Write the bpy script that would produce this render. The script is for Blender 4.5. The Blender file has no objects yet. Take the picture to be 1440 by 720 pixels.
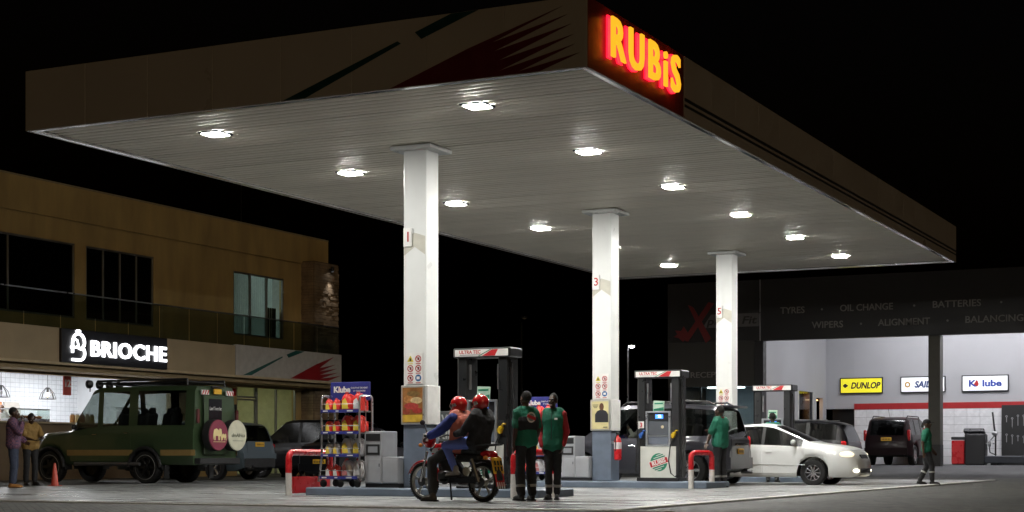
import bpy, bmesh, math, random
import numpy as np
from mathutils import Matrix, Vector, Euler
random.seed(7); np.random.seed(7)
SC = bpy.context.scene
COL = SC.collection
R = math.radians
# ------------------------------------------------------------------ camera
cd = bpy.data.cameras.new('camera')
cam = bpy.data.objects.new('camera', cd); COL.objects.link(cam)
cam.location = (0, 0, .75)
cam.rotation_euler = (R(90), 0, R(26.35))
cd.sensor_width = 36.0
cd.lens = 36.0 * 2290 / 1440
cd.shift_y = 279 / 1440
cd.clip_end = 2000
SC.camera = cam
# ------------------------------------------------------------------ night sky
w = bpy.data.worlds.new('World'); SC.world = w; w.use_nodes = True
nt = w.node_tree; nt.nodes.clear()
sky = nt.nodes.new('ShaderNodeTexSky'); sky.sky_type = 'NISHITA'; sky.sun_disc = False
sky.sun_elevation = R(-4); sky.sun_rotation = R(120)
bg = nt.nodes.new('ShaderNodeBackground'); bg.inputs[1].default_value = .05
wo = nt.nodes.new('ShaderNodeOutputWorld')
nt.links.new(sky.outputs[0], bg.inputs[0]); nt.links.new(bg.outputs[0], wo.inputs[0])
# faint warm glow of the town, far below daylight strength
sl = bpy.data.lights.new('town_glow', 'SUN'); sl.energy = .2; sl.angle = R(25); sl.color = (1, .70, .36)
so = bpy.data.objects.new('town_glow', sl); COL.objects.link(so)
so.rotation_euler = Vector((-.62, .62, -.42)).to_track_quat('-Z', 'Y').to_euler()
SC.view_settings.view_transform = 'Standard'; SC.view_settings.look = 'None'
SC.view_settings.exposure = 0.12; SC.view_settings.gamma = 1.0
SC.cycles.use_denoising = True
SC.cycles.max_bounces = 6; SC.cycles.diffuse_bounces = 3; SC.cycles.glossy_bounces = 3
SC.cycles.transparent_max_bounces = 12; SC.cycles.sample_clamp_indirect = 3.0
SC.cycles.caustics_reflective = False; SC.cycles.caustics_refractive = False

# ------------------------------------------------------------------ materials
MATS = {}
def P(name, col, rough=.5, metal=0., var=.12, sc=5., bump=0., bsc=40., coat=0., emit=None, es=0., rv=.1, stretch=None, spec=.5):
    if name in MATS: return MATS[name]
    m = bpy.data.materials.new(name); m.use_nodes = True
    t = m.node_tree; n = t.nodes; L = t.links; b = n['Principled BSDF']
    b.inputs['Metallic'].default_value = metal
    b.inputs['Specular IOR Level'].default_value = spec
    if coat: b.inputs['Coat Weight'].default_value = coat; b.inputs['Coat Roughness'].default_value = .06
    tc = n.new('ShaderNodeTexCoord'); mp = n.new('ShaderNodeMapping')
    L.new(tc.outputs['Object'], mp.inputs[0])
    oi = n.new('ShaderNodeObjectInfo'); ml = n.new('ShaderNodeMath'); ml.operation = 'MULTIPLY'; ml.inputs[1].default_value = 37.
    L.new(oi.outputs['Random'], ml.inputs[0]); L.new(ml.outputs[0], mp.inputs['Location'])
    if stretch: mp.inputs['Scale'].default_value = stretch
    nz = n.new('ShaderNodeTexNoise'); nz.inputs['Scale'].default_value = sc; nz.inputs['Detail'].default_value = 6
    L.new(mp.outputs[0], nz.inputs['Vector'])
    mr = n.new('ShaderNodeMapRange'); mr.inputs[1].default_value = .25; mr.inputs[2].default_value = .75
    mr.inputs[3].default_value = 1 - var; mr.inputs[4].default_value = 1 + var
    L.new(nz.outputs[0], mr.inputs[0])
    hs = n.new('ShaderNodeHueSaturation'); hs.inputs['Color'].default_value = (*col, 1)
    L.new(mr.outputs[0], hs.inputs['Value']); L.new(hs.outputs[0], b.inputs['Base Color'])
    m2 = n.new('ShaderNodeMapRange'); m2.inputs[1].default_value = .3; m2.inputs[2].default_value = .7
    m2.inputs[3].default_value = max(.02, rough - rv); m2.inputs[4].default_value = min(1, rough + rv)
    L.new(nz.outputs[0], m2.inputs[0]); L.new(m2.outputs[0], b.inputs['Roughness'])
    if bump:
        n2 = n.new('ShaderNodeTexNoise'); n2.inputs['Scale'].default_value = bsc; n2.inputs['Detail'].default_value = 4
        L.new(mp.outputs[0], n2.inputs['Vector'])
        bp = n.new('ShaderNodeBump'); bp.inputs['Strength'].default_value = min(1, bump); bp.inputs['Distance'].default_value = .02
        L.new(n2.outputs[0], bp.inputs['Height']); L.new(bp.outputs[0], b.inputs['Normal'])
    if emit:
        b.inputs['Emission Color'].default_value = (*emit, 1); b.inputs['Emission Strength'].default_value = es
    MATS[name] = m; return m
def EM(name, col, s): return P(name, tuple(min(.8, c) for c in col), .4, emit=col, es=s, var=.02)
def GLASS(name, tint=(.8, .85, .85), clear=.85, rough=.03):
    if name in MATS: return MATS[name]
    m = bpy.data.materials.new(name); m.use_nodes = True
    t = m.node_tree; n = t.nodes; L = t.links; n.clear()
    o = n.new('ShaderNodeOutputMaterial'); mx = n.new('ShaderNodeMixShader'); tr = n.new('ShaderNodeBsdfTransparent')
    tr.inputs[0].default_value = (*[c * clear for c in tint], 1)
    gl = n.new('ShaderNodeBsdfGlossy'); gl.inputs['Roughness'].default_value = rough; gl.inputs[0].default_value = (.9, .9, .9, 1)
    lw = n.new('ShaderNodeLayerWeight'); lw.inputs[0].default_value = .5
    pw = n.new('ShaderNodeMath'); pw.operation = 'POWER'; pw.inputs[1].default_value = 4.; L.new(lw.outputs['Facing'], pw.inputs[0])
    fr = n.new('ShaderNodeMapRange'); fr.inputs[3].default_value = .05; fr.inputs[4].default_value = .6; L.new(pw.outputs[0], fr.inputs[0])
    L.new(fr.outputs[0], mx.inputs[0]); L.new(tr.outputs[0], mx.inputs[1]); L.new(gl.outputs[0], mx.inputs[2]); L.new(mx.outputs[0], o.inputs[0])
    MATS[name] = m; return m
# named surfaces
BLACKP = P('black_plastic', (.015, .015, .016), .45)
RUB = P('rubber', (.012, .012, .012), .8, bump=.3, bsc=90)
CHROME = P('chrome', (.7, .7, .72), .15, 1.)
STEEL = P('steel', (.5, .5, .52), .35, 1.)
WHITE = P('white_paint', (.78, .77, .74), .4)
DARKM = P('dark_metal', (.03, .032, .035), .4, .6)
RED = P('red_paint', (.5, .015, .02), .3, coat=.4)
YEL = P('plate_yellow', (.75, .42, .03), .45)

# ------------------------------------------------------------------ mesh builder
class M:
    def __init__(s): s.v = []; s.f = []; s.T = None
    def add(s, vs, fs):
        o = len(s.v)
        if s.T is not None: vs = [tuple(s.T @ Vector(p)) for p in vs]
        s.v += [tuple(p) for p in vs]; s.f += [tuple(i + o for i in f) for f in fs]; return s
    def box(s, c, d, b=0., rz=0., rx=0., ry=0.):
        hx, hy, hz = d[0] / 2, d[1] / 2, d[2] / 2
        bm = min(b, hx * .98, hy * .98, hz * .98)
        if bm <= 0:
            vs = [(x, y, z) for x in (-hx, hx) for y in (-hy, hy) for z in (-hz, hz)]
            fs = [(0, 1, 3, 2), (4, 6, 7, 5), (0, 4, 5, 1), (2, 3, 7, 6), (0, 2, 6, 4), (1, 5, 7, 3)]
        else:
            vs = []; idx = {}
            for sx in (-1, 1):
                for sy in (-1, 1):
                    for sz in (-1, 1):
                        for a in range(3):
                            q = [sx * (hx - bm), sy * (hy - bm), sz * (hz - bm)]
                            q[a] = (sx * hx, sy * hy, sz * hz)[a]
                            idx[sx, sy, sz, a] = len(vs); vs.append(tuple(q))
            fs = []
            for a in range(3):
                o1, o2 = [(1, 2), (2, 0), (0, 1)][a]
                for sg in (-1, 1):
                    q = []
                    for (u, v_) in ((-1, -1), (1, -1), (1, 1), (-1, 1)):
                        k = [0, 0, 0]; k[a] = sg; k[o1] = u; k[o2] = v_; q.append(idx[(*k, a)])
                    fs.append(tuple(q if sg > 0 else q[::-1]))
            for a in range(3):
                o1, o2 = [(1, 2), (2, 0), (0, 1)][a]
                for u in (-1, 1):
                    for v_ in (-1, 1):
                        k = [0, 0, 0]; k[o1] = u; k[o2] = v_
                        k[a] = -1; k1 = tuple(k); k[a] = 1; k2 = tuple(k)
                        q = [idx[(*k1, o1)], idx[(*k2, o1)], idx[(*k2, o2)], idx[(*k1, o2)]]
                        fs.append(tuple(q if u * v_ < 0 else q[::-1]))
            for sx in (-1, 1):
                for sy in (-1, 1):
                    for sz in (-1, 1):
                        q = [idx[sx, sy, sz, 0], idx[sx, sy, sz, 1], idx[sx, sy, sz, 2]]
                        fs.append(tuple(q if sx * sy * sz > 0 else q[::-1]))
        Rm = Euler((rx, ry, rz)).to_matrix()
        return s.add([tuple(Rm @ Vector(p) + Vector(c)) for p in vs], fs)
    def cyl(s, p0, p1, r0, r1=None, n=16, cap=True):
        r1 = r0 if r1 is None else r1
        return s.tube([p0, p1], [r0, r1], n, cap)
    def tube(s, pts, r, n=10, cap=True):
        pts = [Vector(p) for p in pts]; k = len(pts)
        rs = r if isinstance(r, (list, tuple)) else [r] * k
        vs = []; up = None
        for i, p in enumerate(pts):
            a = pts[max(i - 1, 0)]; b = pts[min(i + 1, k - 1)]
            t = (b - a).normalized()
            if up is None: up = Vector((0, 0, 1)) if abs(t.z) < .9 else Vector((1, 0, 0))
            u = t.cross(up)
            if u.length < 1e-4: u = t.cross(Vector((0, 1, 0)))
            u.normalize(); v = u.cross(t); up = v
            for j in range(n):
                an = 2 * math.pi * j / n
                vs.append(tuple(p + (u * math.cos(an) + v * math.sin(an)) * rs[i]))
        fs = [(i * n + j, i * n + (j + 1) % n, (i + 1) * n + (j + 1) % n, (i + 1) * n + j) for i in range(k - 1) for j in range(n)]
        if cap: fs += [tuple(range(n))[::-1], tuple((k - 1) * n + j for j in range(n))]
        return s.add(vs, fs)
    def lathe(s, prof, n=24, c=(0, 0, 0), axis='z', cap=True):
        vs = []
        for r, h in prof:
            for j in range(n):
                a = 2 * math.pi * j / n; x, y = r * math.cos(a), r * math.sin(a)
                q = (x, y, h) if axis == 'z' else ((x, -h, y) if axis == 'y' else (h, x, y))
                vs.append((q[0] + c[0], q[1] + c[1], q[2] + c[2]))
        k = len(prof)
        fs = [(i * n + j, i * n + (j + 1) % n, (i + 1) * n + (j + 1) % n, (i + 1) * n + j) for i in range(k - 1) for j in range(n)]
        if cap: fs += [tuple(range(n))[::-1], tuple((k - 1) * n + j for j in range(n))]
        return s.add(vs, fs)
    def ell(s, c, r, n=16, m=10):
        prof = [(max(1e-4, math.sin(math.pi * i / m)), -math.cos(math.pi * i / m)) for i in range(m + 1)]
        t = M().lathe(prof, n)
        return s.add([(p[0] * r[0] + c[0], p[1] * r[1] + c[1], p[2] * r[2] + c[2]) for p in t.v], t.f)
    def prism(s, pts, o, u, v, th):
        """polygon pts (a,b) on origin o with axes u,v, extruded by th along u x v"""
        o, u, v = Vector(o), Vector(u), Vector(v); nn = u.cross(v).normalized() * th
        n = len(pts)
        vs = [o + u * a + v * b for a, b in pts] + [o + u * a + v * b + nn for a, b in pts]
        fs = [tuple(range(n))[::-1], tuple(range(n, 2 * n))] + [(i, (i + 1) % n, n + (i + 1) % n, n + i) for i in range(n)]
        return s.add(vs, fs)
    def rings(s, rings, n=16):
        """stack of ellipses ((cx,cy,cz),rx,ry) -> closed loft"""
        vs = []
        for c, rx, ry in rings:
            for j in range(n):
                a = 2 * math.pi * j / n
                vs.append((c[0] + rx * math.cos(a), c[1] + ry * math.sin(a), c[2]))
        k = len(rings)
        fs = [(i * n + j, i * n + (j + 1) % n, (i + 1) * n + (j + 1) % n, (i + 1) * n + j) for i in range(k - 1) for j in range(n)]
        fs += [tuple(range(n))[::-1], tuple((k - 1) * n + j for j in range(n))]
        return s.add(vs, fs)
    def cap(s, p0, p1, r0, r1=None, n=12):
        """capsule"""
        r1 = r0 if r1 is None else r1
        p0, p1 = Vector(p0), Vector(p1); t = p1 - p0
        if t.length < 1e-5: t = Vector((0, 0, 1e-4))
        tn = t.normalized(); pts = []; rs = []
        for a in (-85, -55, -25): pts.append(p0 + tn * (r0 * math.sin(R(a)))); rs.append(r0 * math.cos(R(a)))
        pts += [p0, p1]; rs += [r0, r1]
        for a in (25, 55, 85): pts.append(p1 + tn * (r1 * math.sin(R(a)))); rs.append(r1 * math.cos(R(a)))
        return s.tube(pts, rs, n)
    def mesh(s, name):
        me = bpy.data.meshes.new(name); me.from_pydata(s.v, [], s.f); me.update(); return me
    def build(s, name, mat, parent=None, loc=None, smooth=False, rot=None):
        me = s.mesh(name)
        return mobj(name, me, mat, parent, loc, smooth, rot)
def mobj(name, me, mat, parent=None, loc=None, smooth=False, rot=None):
    if mat is not None and not me.materials: me.materials.append(mat)
    if smooth:
        me.polygons.foreach_set('use_smooth', [True] * len(me.polygons))
        try: me.set_sharp_from_angle(angle=R(38))
        except Exception: pass
    o = bpy.data.objects.new(name, me); COL.objects.link(o)
    if mat is not None and me.materials[0] != mat:
        o.material_slots[0].link = 'OBJECT'; o.material_slots[0].material = mat
    if parent is not None: o.parent = parent
    if loc is not None: o.location = loc
    if rot is not None: o.rotation_euler = rot
    return o
def tag(o, label, cat, group=None):
    o['label'] = label; o['category'] = cat
    if group: o['group'] = group
    return o
def thing(name, label, cat, loc=(0, 0, 0), rz=0., group=None):
    o = bpy.data.objects.new(name, None); COL.objects.link(o); o.empty_display_size = .1
    o.location = loc; o.rotation_euler = (0, 0, rz); return tag(o, label, cat, group)
def structure(o): o['kind'] = 'structure'; return o
def stuff(o): o['kind'] = 'stuff'; return o
def copy_tree(o, parent=None):
    c = o.copy(); COL.objects.link(c); c.parent = parent
    for ch in list(o.children): copy_tree(ch, c)
    return c
# ------------------------------------------------------------------ lettering
def text_mesh(s, size, ext=.004, off=0., align='CENTER', shear=0., res=3):
    cu = bpy.data.curves.new('t', 'FONT'); cu.body = s; cu.size = size; cu.extrude = ext; cu.offset = off
    cu.align_x = align; cu.align_y = 'CENTER'; cu.shear = shear; cu.resolution_u = res
    ob = bpy.data.objects.new('t', cu)
    me = bpy.data.meshes.new_from_object(ob)
    bpy.data.objects.remove(ob); bpy.data.curves.remove(cu); me.materials.clear(); return me
def basis(n, up=(0, 0, 1)):
    """rotation matrix that turns text (x right, y up, z out) to face normal n"""
    z = Vector(n).normalized(); x = Vector(up).cross(z).normalized(); y = z.cross(x)
    return Matrix((x, y, z)).transposed().to_4x4()
def text(s, size, loc, n, mat, parent, ext=.004, off=0., align='CENTER', shear=0., name='lettering', width=None, sy=1.):
    me = text_mesh(s, size, ext, off, align, shear)
    a = np.zeros(len(me.vertices) * 3); me.vertices.foreach_get('co', a); a = a.reshape(-1, 3)
    sx = 1.
    if width: sx = width / max(1e-6, a[:, 0].max() - a[:, 0].min())
    me.transform(Matrix.Diagonal((sx, sy, 1, 1)))
    me.transform(Matrix.Translation(loc) @ basis(n))
    o = mobj(name, me, mat, parent); return stuff(o)
def letters(s, size, loc, n, mat, parent, ext=.004, off=0., width=None, shear=0., sy=1., side=None, name='letter', gap=0.):
    """each character a part of its own; text centred on loc"""
    adv = []; xs = 0.
    pieces = []
    for i, ch in enumerate(s):
        a = text_mesh(s[:i] + '|', size, 0, 0, 'LEFT'); b = [v.co.x for v in a.vertices]
        bar = sorted(b)[-4:]; x0 = min(bar); bpy.data.meshes.remove(a)
        if i == 0: base = x0
        if ch == ' ': continue
        me = text_mesh(ch, size, ext, off, 'LEFT', shear)
        me.transform(Matrix.Translation((x0 - base + gap * i, 0, 0))); pieces.append(me)
    allx = [v.co.x for me in pieces for v in me.vertices]
    lo, hi = min(allx), max(allx); sx = (width / (hi - lo)) if width else 1.
    out = []
    for me in pieces:
        me.transform(Matrix.Translation((-(lo + hi) / 2, 0, 0))); me.transform(Matrix.Diagonal((sx, sy, 1, 1)))
        me.transform(Matrix.Translation(loc) @ basis(n))
        me.materials.append(mat)
        if side:
            me.materials.append(side); nn = Vector(n).normalized()
            for p in me.polygons:
                if abs(p.normal.dot(nn)) < .5: p.material_index = 1
        out.append(mobj(name, me, mat, parent))
    return out
def poly(pts, o, u, v, th, mat, name, parent):
    return M().prism(pts, o, u, v, th).build(name, mat, parent)
# ================================================================== ground
def ground_mat():
    m = P('brick_pavers', (.082, .082, .076), .75, var=.3, sc=.35, rv=.12)
    t = m.node_tree; n = t.nodes; L = t.links; b = n['Principled BSDF']
    ge = n.new('ShaderNodeNewGeometry'); br = n.new('ShaderNodeTexBrick')
    br.inputs['Scale'].default_value = 1.; br.inputs['Brick Width'].default_value = .21; br.inputs['Row Height'].default_value = .105
    br.inputs['Mortar Size'].default_value = .006; br.inputs['Color1'].default_value = (1.35, 1.32, 1.25, 1); br.inputs['Color2'].default_value = (.6, .6, .58, 1)
    br.inputs['Mortar'].default_value = (.3, .3, .28, 1)
    mp = n.new('ShaderNodeMapping'); mp.inputs['Rotation'].default_value = (0, 0, R(45))
    L.new(ge.outputs['Position'], mp.inputs[0]); L.new(mp.outputs[0], br.inputs['Vector'])
    hs = b.inputs['Base Color'].links[0].from_node
    mx = n.new('ShaderNodeMix'); mx.data_type = 'RGBA'; mx.blend_type = 'MULTIPLY'; mx.inputs[0].default_value = 1
    L.new(hs.outputs[0], mx.inputs[6]); L.new(br.outputs[0], mx.inputs[7]); L.new(mx.outputs[2], b.inputs['Base Color'])
    nz = n.new('ShaderNodeTexNoise'); nz.inputs['Scale'].default_value = 9; L.new(ge.outputs['Position'], nz.inputs['Vector'])
    ad = n.new('ShaderNodeMath'); ad.operation = 'ADD'; L.new(br.outputs['Fac'], ad.inputs[0])
    sb = n.new('ShaderNodeMath'); sb.operation = 'MULTIPLY'; sb.inputs[1].default_value = -1.3; L.new(nz.outputs[0], sb.inputs[0]); L.new(sb.outputs[0], ad.inputs[1])
    bp = n.new('ShaderNodeBump'); bp.inputs['Strength'].default_value = .9; bp.inputs['Distance'].default_value = .02; bp.invert = True
    L.new(ad.outputs[0], bp.inputs['Height']); L.new(bp.outputs[0], b.inputs['Normal'])
    return m
PAV = ground_mat()
gm = M()
gx = [-400, -26.66, -8.28, 400]; gy = [-100, 19.62, 48.0, 600]
for i in range(3):
    for j in range(3):
        if i == 1 and j == 1: continue
        gm.add([(gx[i], gy[j], 0), (gx[i + 1], gy[j], 0), (gx[i + 1], gy[j + 1], 0), (gx[i], gy[j + 1], 0)], [(0, 1, 2, 3)])
structure(gm.build('ground', PAV))
def slab_mat():
    m = P('forecourt_concrete', (.25, .255, .255), .34, var=.2, sc=.9, rv=.16)
    t = m.node_tree; n = t.nodes; L = t.links; b = n['Principled BSDF']
    # long tyre and water streaks along the lanes
    ge = n.new('ShaderNodeNewGeometry'); mp = n.new('ShaderNodeMapping'); mp.inputs['Scale'].default_value = (.22, 1.6, 1)
    nz = n.new('ShaderNodeTexNoise'); nz.inputs['Scale'].default_value = 1.6; nz.inputs['Detail'].default_value = 8
    L.new(ge.outputs['Position'], mp.inputs[0]); L.new(mp.outputs[0], nz.inputs['Vector'])
    mr = n.new('ShaderNodeMapRange'); mr.inputs[1].default_value = .35; mr.inputs[2].default_value = .7; mr.inputs[3].default_value = .78; mr.inputs[4].default_value = 1.15
    L.new(nz.outputs[0], mr.inputs[0])
    hs = b.inputs['Base Color'].links[0].from_node
    h2 = n.new('ShaderNodeHueSaturation'); L.new(hs.outputs[0], h2.inputs['Color']); L.new(mr.outputs[0], h2.inputs['Value']); L.new(h2.outputs[0], b.inputs['Base Color'])
    n4 = n.new('ShaderNodeTexNoise'); n4.inputs['Scale'].default_value = .55; n4.inputs['Detail'].default_value = 5; L.new(ge.outputs['Position'], n4.inputs['Vector'])
    m4 = n.new('ShaderNodeMapRange'); m4.inputs[1].default_value = .54; m4.inputs[2].default_value = .64; m4.inputs[3].default_value = 1.; m4.inputs[4].default_value = .5; L.new(n4.outputs[0], m4.inputs[0])
    h3 = n.new('ShaderNodeHueSaturation'); L.new(h2.outputs[0], h3.inputs['Color']); L.new(m4.outputs[0], h3.inputs['Value']); L.new(h3.outputs[0], b.inputs['Base Color'])
    r2 = n.new('ShaderNodeMapRange'); r2.inputs[1].default_value = .35; r2.inputs[2].default_value = .7; r2.inputs[3].default_value = .2; r2.inputs[4].default_value = .5
    L.new(nz.outputs[0], r2.inputs[0]); L.new(r2.outputs[0], b.inputs['Roughness'])
    n3 = n.new('ShaderNodeTexNoise'); n3.inputs['Scale'].default_value = 30; L.new(ge.outputs['Position'], n3.inputs['Vector'])
    bp = n.new('ShaderNodeBump'); bp.inputs['Strength'].default_value = .12; bp.inputs['Distance'].default_value = .01
    L.new(n3.outputs[0], bp.inputs['Height']); L.new(bp.outputs[0], b.inputs['Normal'])
    return m
SLAB = slab_mat(); CONC = P('pale_concrete', (.5, .49, .46), .7, var=.2, sc=3, bump=.2)
fs = structure(M().box((-17.47, 33.81, -.12), (18.38, 28.38, .2)).build('forecourt', P('joint_filler', (.05, .05, .05), .8)))
px_, py_ = 3.02, 3.12
pm = None
for i in range(-2, 4):
    for j in range(9):
        if pm is None: pm = M().box((0, 0, 0), (px_ - .014, py_ - .014, .04), .004).mesh('concrete_panel')
        mobj('concrete_panel', pm, SLAB, fs, (-20.56 + px_ * (i + .5), 19.86 + py_ * (j + .5), -.004 - .0006 * ((i * 7 + j * 3 + 28) % 4)))
es = structure(M().box((-8.40, 33.9, -.004), (.2, 28.2, .06), .008).build('edge_kerb', P('kerb_white', (.62, .61, .58), .6, var=.25, sc=4)))
structure(M().box((-8.26, 33.9, -.01), (.07, 28.2, .03)).build('kerb_gap', P('gap_dirt', (.02, .02, .018), .9, bump=.5)))
# front drain with its grating bars
dr = structure(M().box((-19.5, 19.70, -.02), (24., .22, .03)).build('drain_channel', P('drain_dark', (.02, .02, .02), .9)))
dm = M(); [dm.box((-31.4 + .12 * i, 19.70, .006), (.06, .2, .02)) for i in range(198)]
stuff(dm.build('grating_bar', P('old_iron', (.14, .13, .12), .7, .5), dr))
for y0 in (19.555, 19.845):
    M().box((-19.5, y0, .004), (24., .05, .03), .004).build('drain_rim', CONC, dr)
# apron rising to the workshop floor
ap = M()
ap.add([(-60, 53.5, .004), (30, 53.5, .004), (30, 58.2, .33), (-60, 58.2, .33), (30, 75, .33), (-60, 75, .33)], [(0, 1, 2, 3), (3, 2, 4, 5)])
structure(ap.build('workshop_apron', P('apron_concrete', (.042, .042, .045), .75, var=.25, sc=.8, bump=.2)))

# ================================================================== canopy
FAS = P('fascia_panel', (.33, .30, .27), .35, var=.06, sc=.6)
SOF = P('soffit_panel_white', (.95, .89, .77), .5, .3, var=.05, sc=.5, rv=.06)
ALU = P('trim_aluminium', (.85, .86, .9), .16, 1., var=.25, sc=1.5, rv=.08)
X0, X1, Y0, Y1, ZS, ZT = -19.58, -9.23, 21.03, 47.06, 6.21, 7.22
can = thing('station_canopy', 'large flat white canopy roof over the pumps with striped fascia', 'canopy', (0, 0, 0))
M().box(((X0 + X1) / 2, (Y0 + Y1) / 2, 6.75), (X1 - X0 - .1, Y1 - Y0 - .1, .8)).build('roof_deck', DARKM, can)
rx0, rx1, ry0, ry1 = X0 + .13, X1 - .13, Y0 + .13, Y1 - .13
pw = (ry1 - ry0) / 128
def strip(wd):
    n = 6; L_ = (rx1 - rx0) / 2; m = M()
    pr = [(-wd / 2, .03)] + [(-wd / 2 + wd * i / n, -.007 * (1 - (2 * i / n - 1) ** 2)) for i in range(n + 1)] + [(wd / 2, .03)]
    m.add([(-L_, y, z) for y, z in pr] + [(L_, y, z) for y, z in pr], [(i, i + len(pr), i + 1 + len(pr), i + 1) for i in range(len(pr) - 1)][::1]); me = m.mesh('soffit_panel')
    me.polygons.foreach_set('use_smooth', [True] * len(me.polygons)); me.set_sharp_from_angle(angle=R(50)); me.flip_normals(); return me
pms = [strip(pw - .026), strip(pw - .055)]
for i in range(128):
    o = mobj('soffit_panel', pms[1 if i % 7 == 0 else 0], SOF, can, ((rx0 + rx1) / 2, ry0 + pw * (i + .5), 6.258 + random.uniform(-.002, .002)))
    o.rotation_euler = (random.uniform(-.006, .006), 0, 0)
for (cx, cy_, dx, dy) in ((X0 + .065, (Y0 + Y1) / 2, .126, Y1 - Y0 - .01), (X1 - .065, (Y0 + Y1) / 2, .126, Y1 - Y0 - .01)):
    M().box((cx, cy_, 6.232), (dx, dy, .04), .004).build('edge_trim', ALU, can)
for cy_ in (Y0 + .065, Y1 - .065):
    M().box(((X0 + X1) / 2, cy_, 6.2325), (X1 - X0 - .27, .126, .04), .004).build('edge_trim', ALU, can)
nf = 8; wf = (X1 - X0) / nf
fm = M().box((0, 0, 0), (wf - .006, .05, ZT - ZS), .003).mesh('fascia_panel')
for i in range(nf):
    for y in (Y0, Y1): mobj('fascia_panel', fm, FAS, can, (X0 + wf * (i + .5), y, (ZS + ZT) / 2))
nf = 20; wf = (Y1 - Y0 - .06) / nf
fm = M().box((0, 0, 0), (.05, wf - .006, ZT - ZS), .003).mesh('fascia_panel')
for i in range(nf):
    for x in (X0 + .026, X1 - .026): mobj('fascia_panel', fm, FAS, can, (x, Y0 + .03 + wf * (i + .5), (ZS + ZT) / 2))
GRNS = P('stripe_green', (.01, .09, .08), .4); REDS = P('stripe_red', (.30, .015, .02), .4); GRN_SHADED = P('fascia_green_shaded', (.005, .03, .028), .4); RED_SHADED = P('fascia_red_shaded', (.085, .006, .008), .4); NAVY = P('stripe_black', (.02, .02, .022), .4)  # canopy copies of the stripe paints, the fascia's dimmer light darkened into their colour
Yf = Y0 - .026
ux, uz = (1, 0, 0), (0, 0, 1)
def front(pts, name, mat): return poly(pts[::-1] if False else pts, (0, Yf, 0), ux, uz, .004, mat, name, can)
front([(-14.36, 6.22), (-13.95, 6.22), (-12.25, 6.87), (-12.31, 6.91)], 'green_stripe', GRN_SHADED)
front([(-12.01, 7.01), (-11.9, 6.9), (-10.95, 7.215), (-11.4, 7.215)], 'green_stripe', GRN_SHADED)
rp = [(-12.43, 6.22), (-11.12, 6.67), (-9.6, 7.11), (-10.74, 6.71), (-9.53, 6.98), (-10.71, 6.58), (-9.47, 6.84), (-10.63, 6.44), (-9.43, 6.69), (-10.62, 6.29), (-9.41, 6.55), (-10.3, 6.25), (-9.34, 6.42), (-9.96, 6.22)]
front(rp, 'red_flame', RED_SHADED)
for z, h_ in ((6.52, .05), (6.42, .04)):
    M().box((X1 + .002, (24.95 + Y1) / 2, z), (.006, Y1 - 24.95, h_)).build('black_stripe', NAVY, can)
M().box((X1 + .001, (Y0 + 24.9) / 2, (ZS + ZT) / 2), (.006, 24.9 - Y0 - .02, ZT - ZS - .01)).build('red_panel', P('sign_red', (.13, .02, .014), .4), can)
# illuminated letters at the corner
sg = thing('illuminated_sign', 'yellow letters with red glow at the front corner of the canopy', 'sign', (X1, 22.98, 6.745))
YE = EM('sign_yellow', (1., .46, .02), 1.05); RE = EM('sign_red_glow', (1., .01, .03), 2.4)
letters('RUBiS', .86, (.11, .07, .0), (1, 0, 0), YE, sg, ext=.018, off=.014, width=2.8, sy=.94, gap=.13)
for o in letters('RUBiS', .86, (.04, .07, .0), (1, 0, 0), RE, sg, ext=.014, off=.026, width=2.82, sy=.96, gap=.13, name='letter_halo'): pass
# ceiling floodlights
LENS = EM('flood_lens', (1., .985, .94), 640.)
ORD = ['front', 'second', 'third', 'fourth', 'fifth', 'rearmost']
for r_, x in enumerate((-16.9, -11.85)):
    for i in range(6):
        lt = thing('ceiling_floodlight', '%s square canopy floodlight of the %s row' % (ORD[i], ('left', 'right')[r_]), 'light', (x, 22.7 + 4.33 * i, 6.245), 0, 'canopy floodlights')
        f_ = M()
        for a in (-1, 1): f_.box((a * .19, 0, -.012), (.045, .425, .03), .004); f_.box((0, a * .19, -.012), (.335, .045, .03), .004)
        f_.build('frame', P('flood_housing', (.09, .09, .1), .5, .3), lt)
        M().box((0, 0, -.021), (.335, .335, .026), .004).build('lens', LENS, lt)
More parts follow.
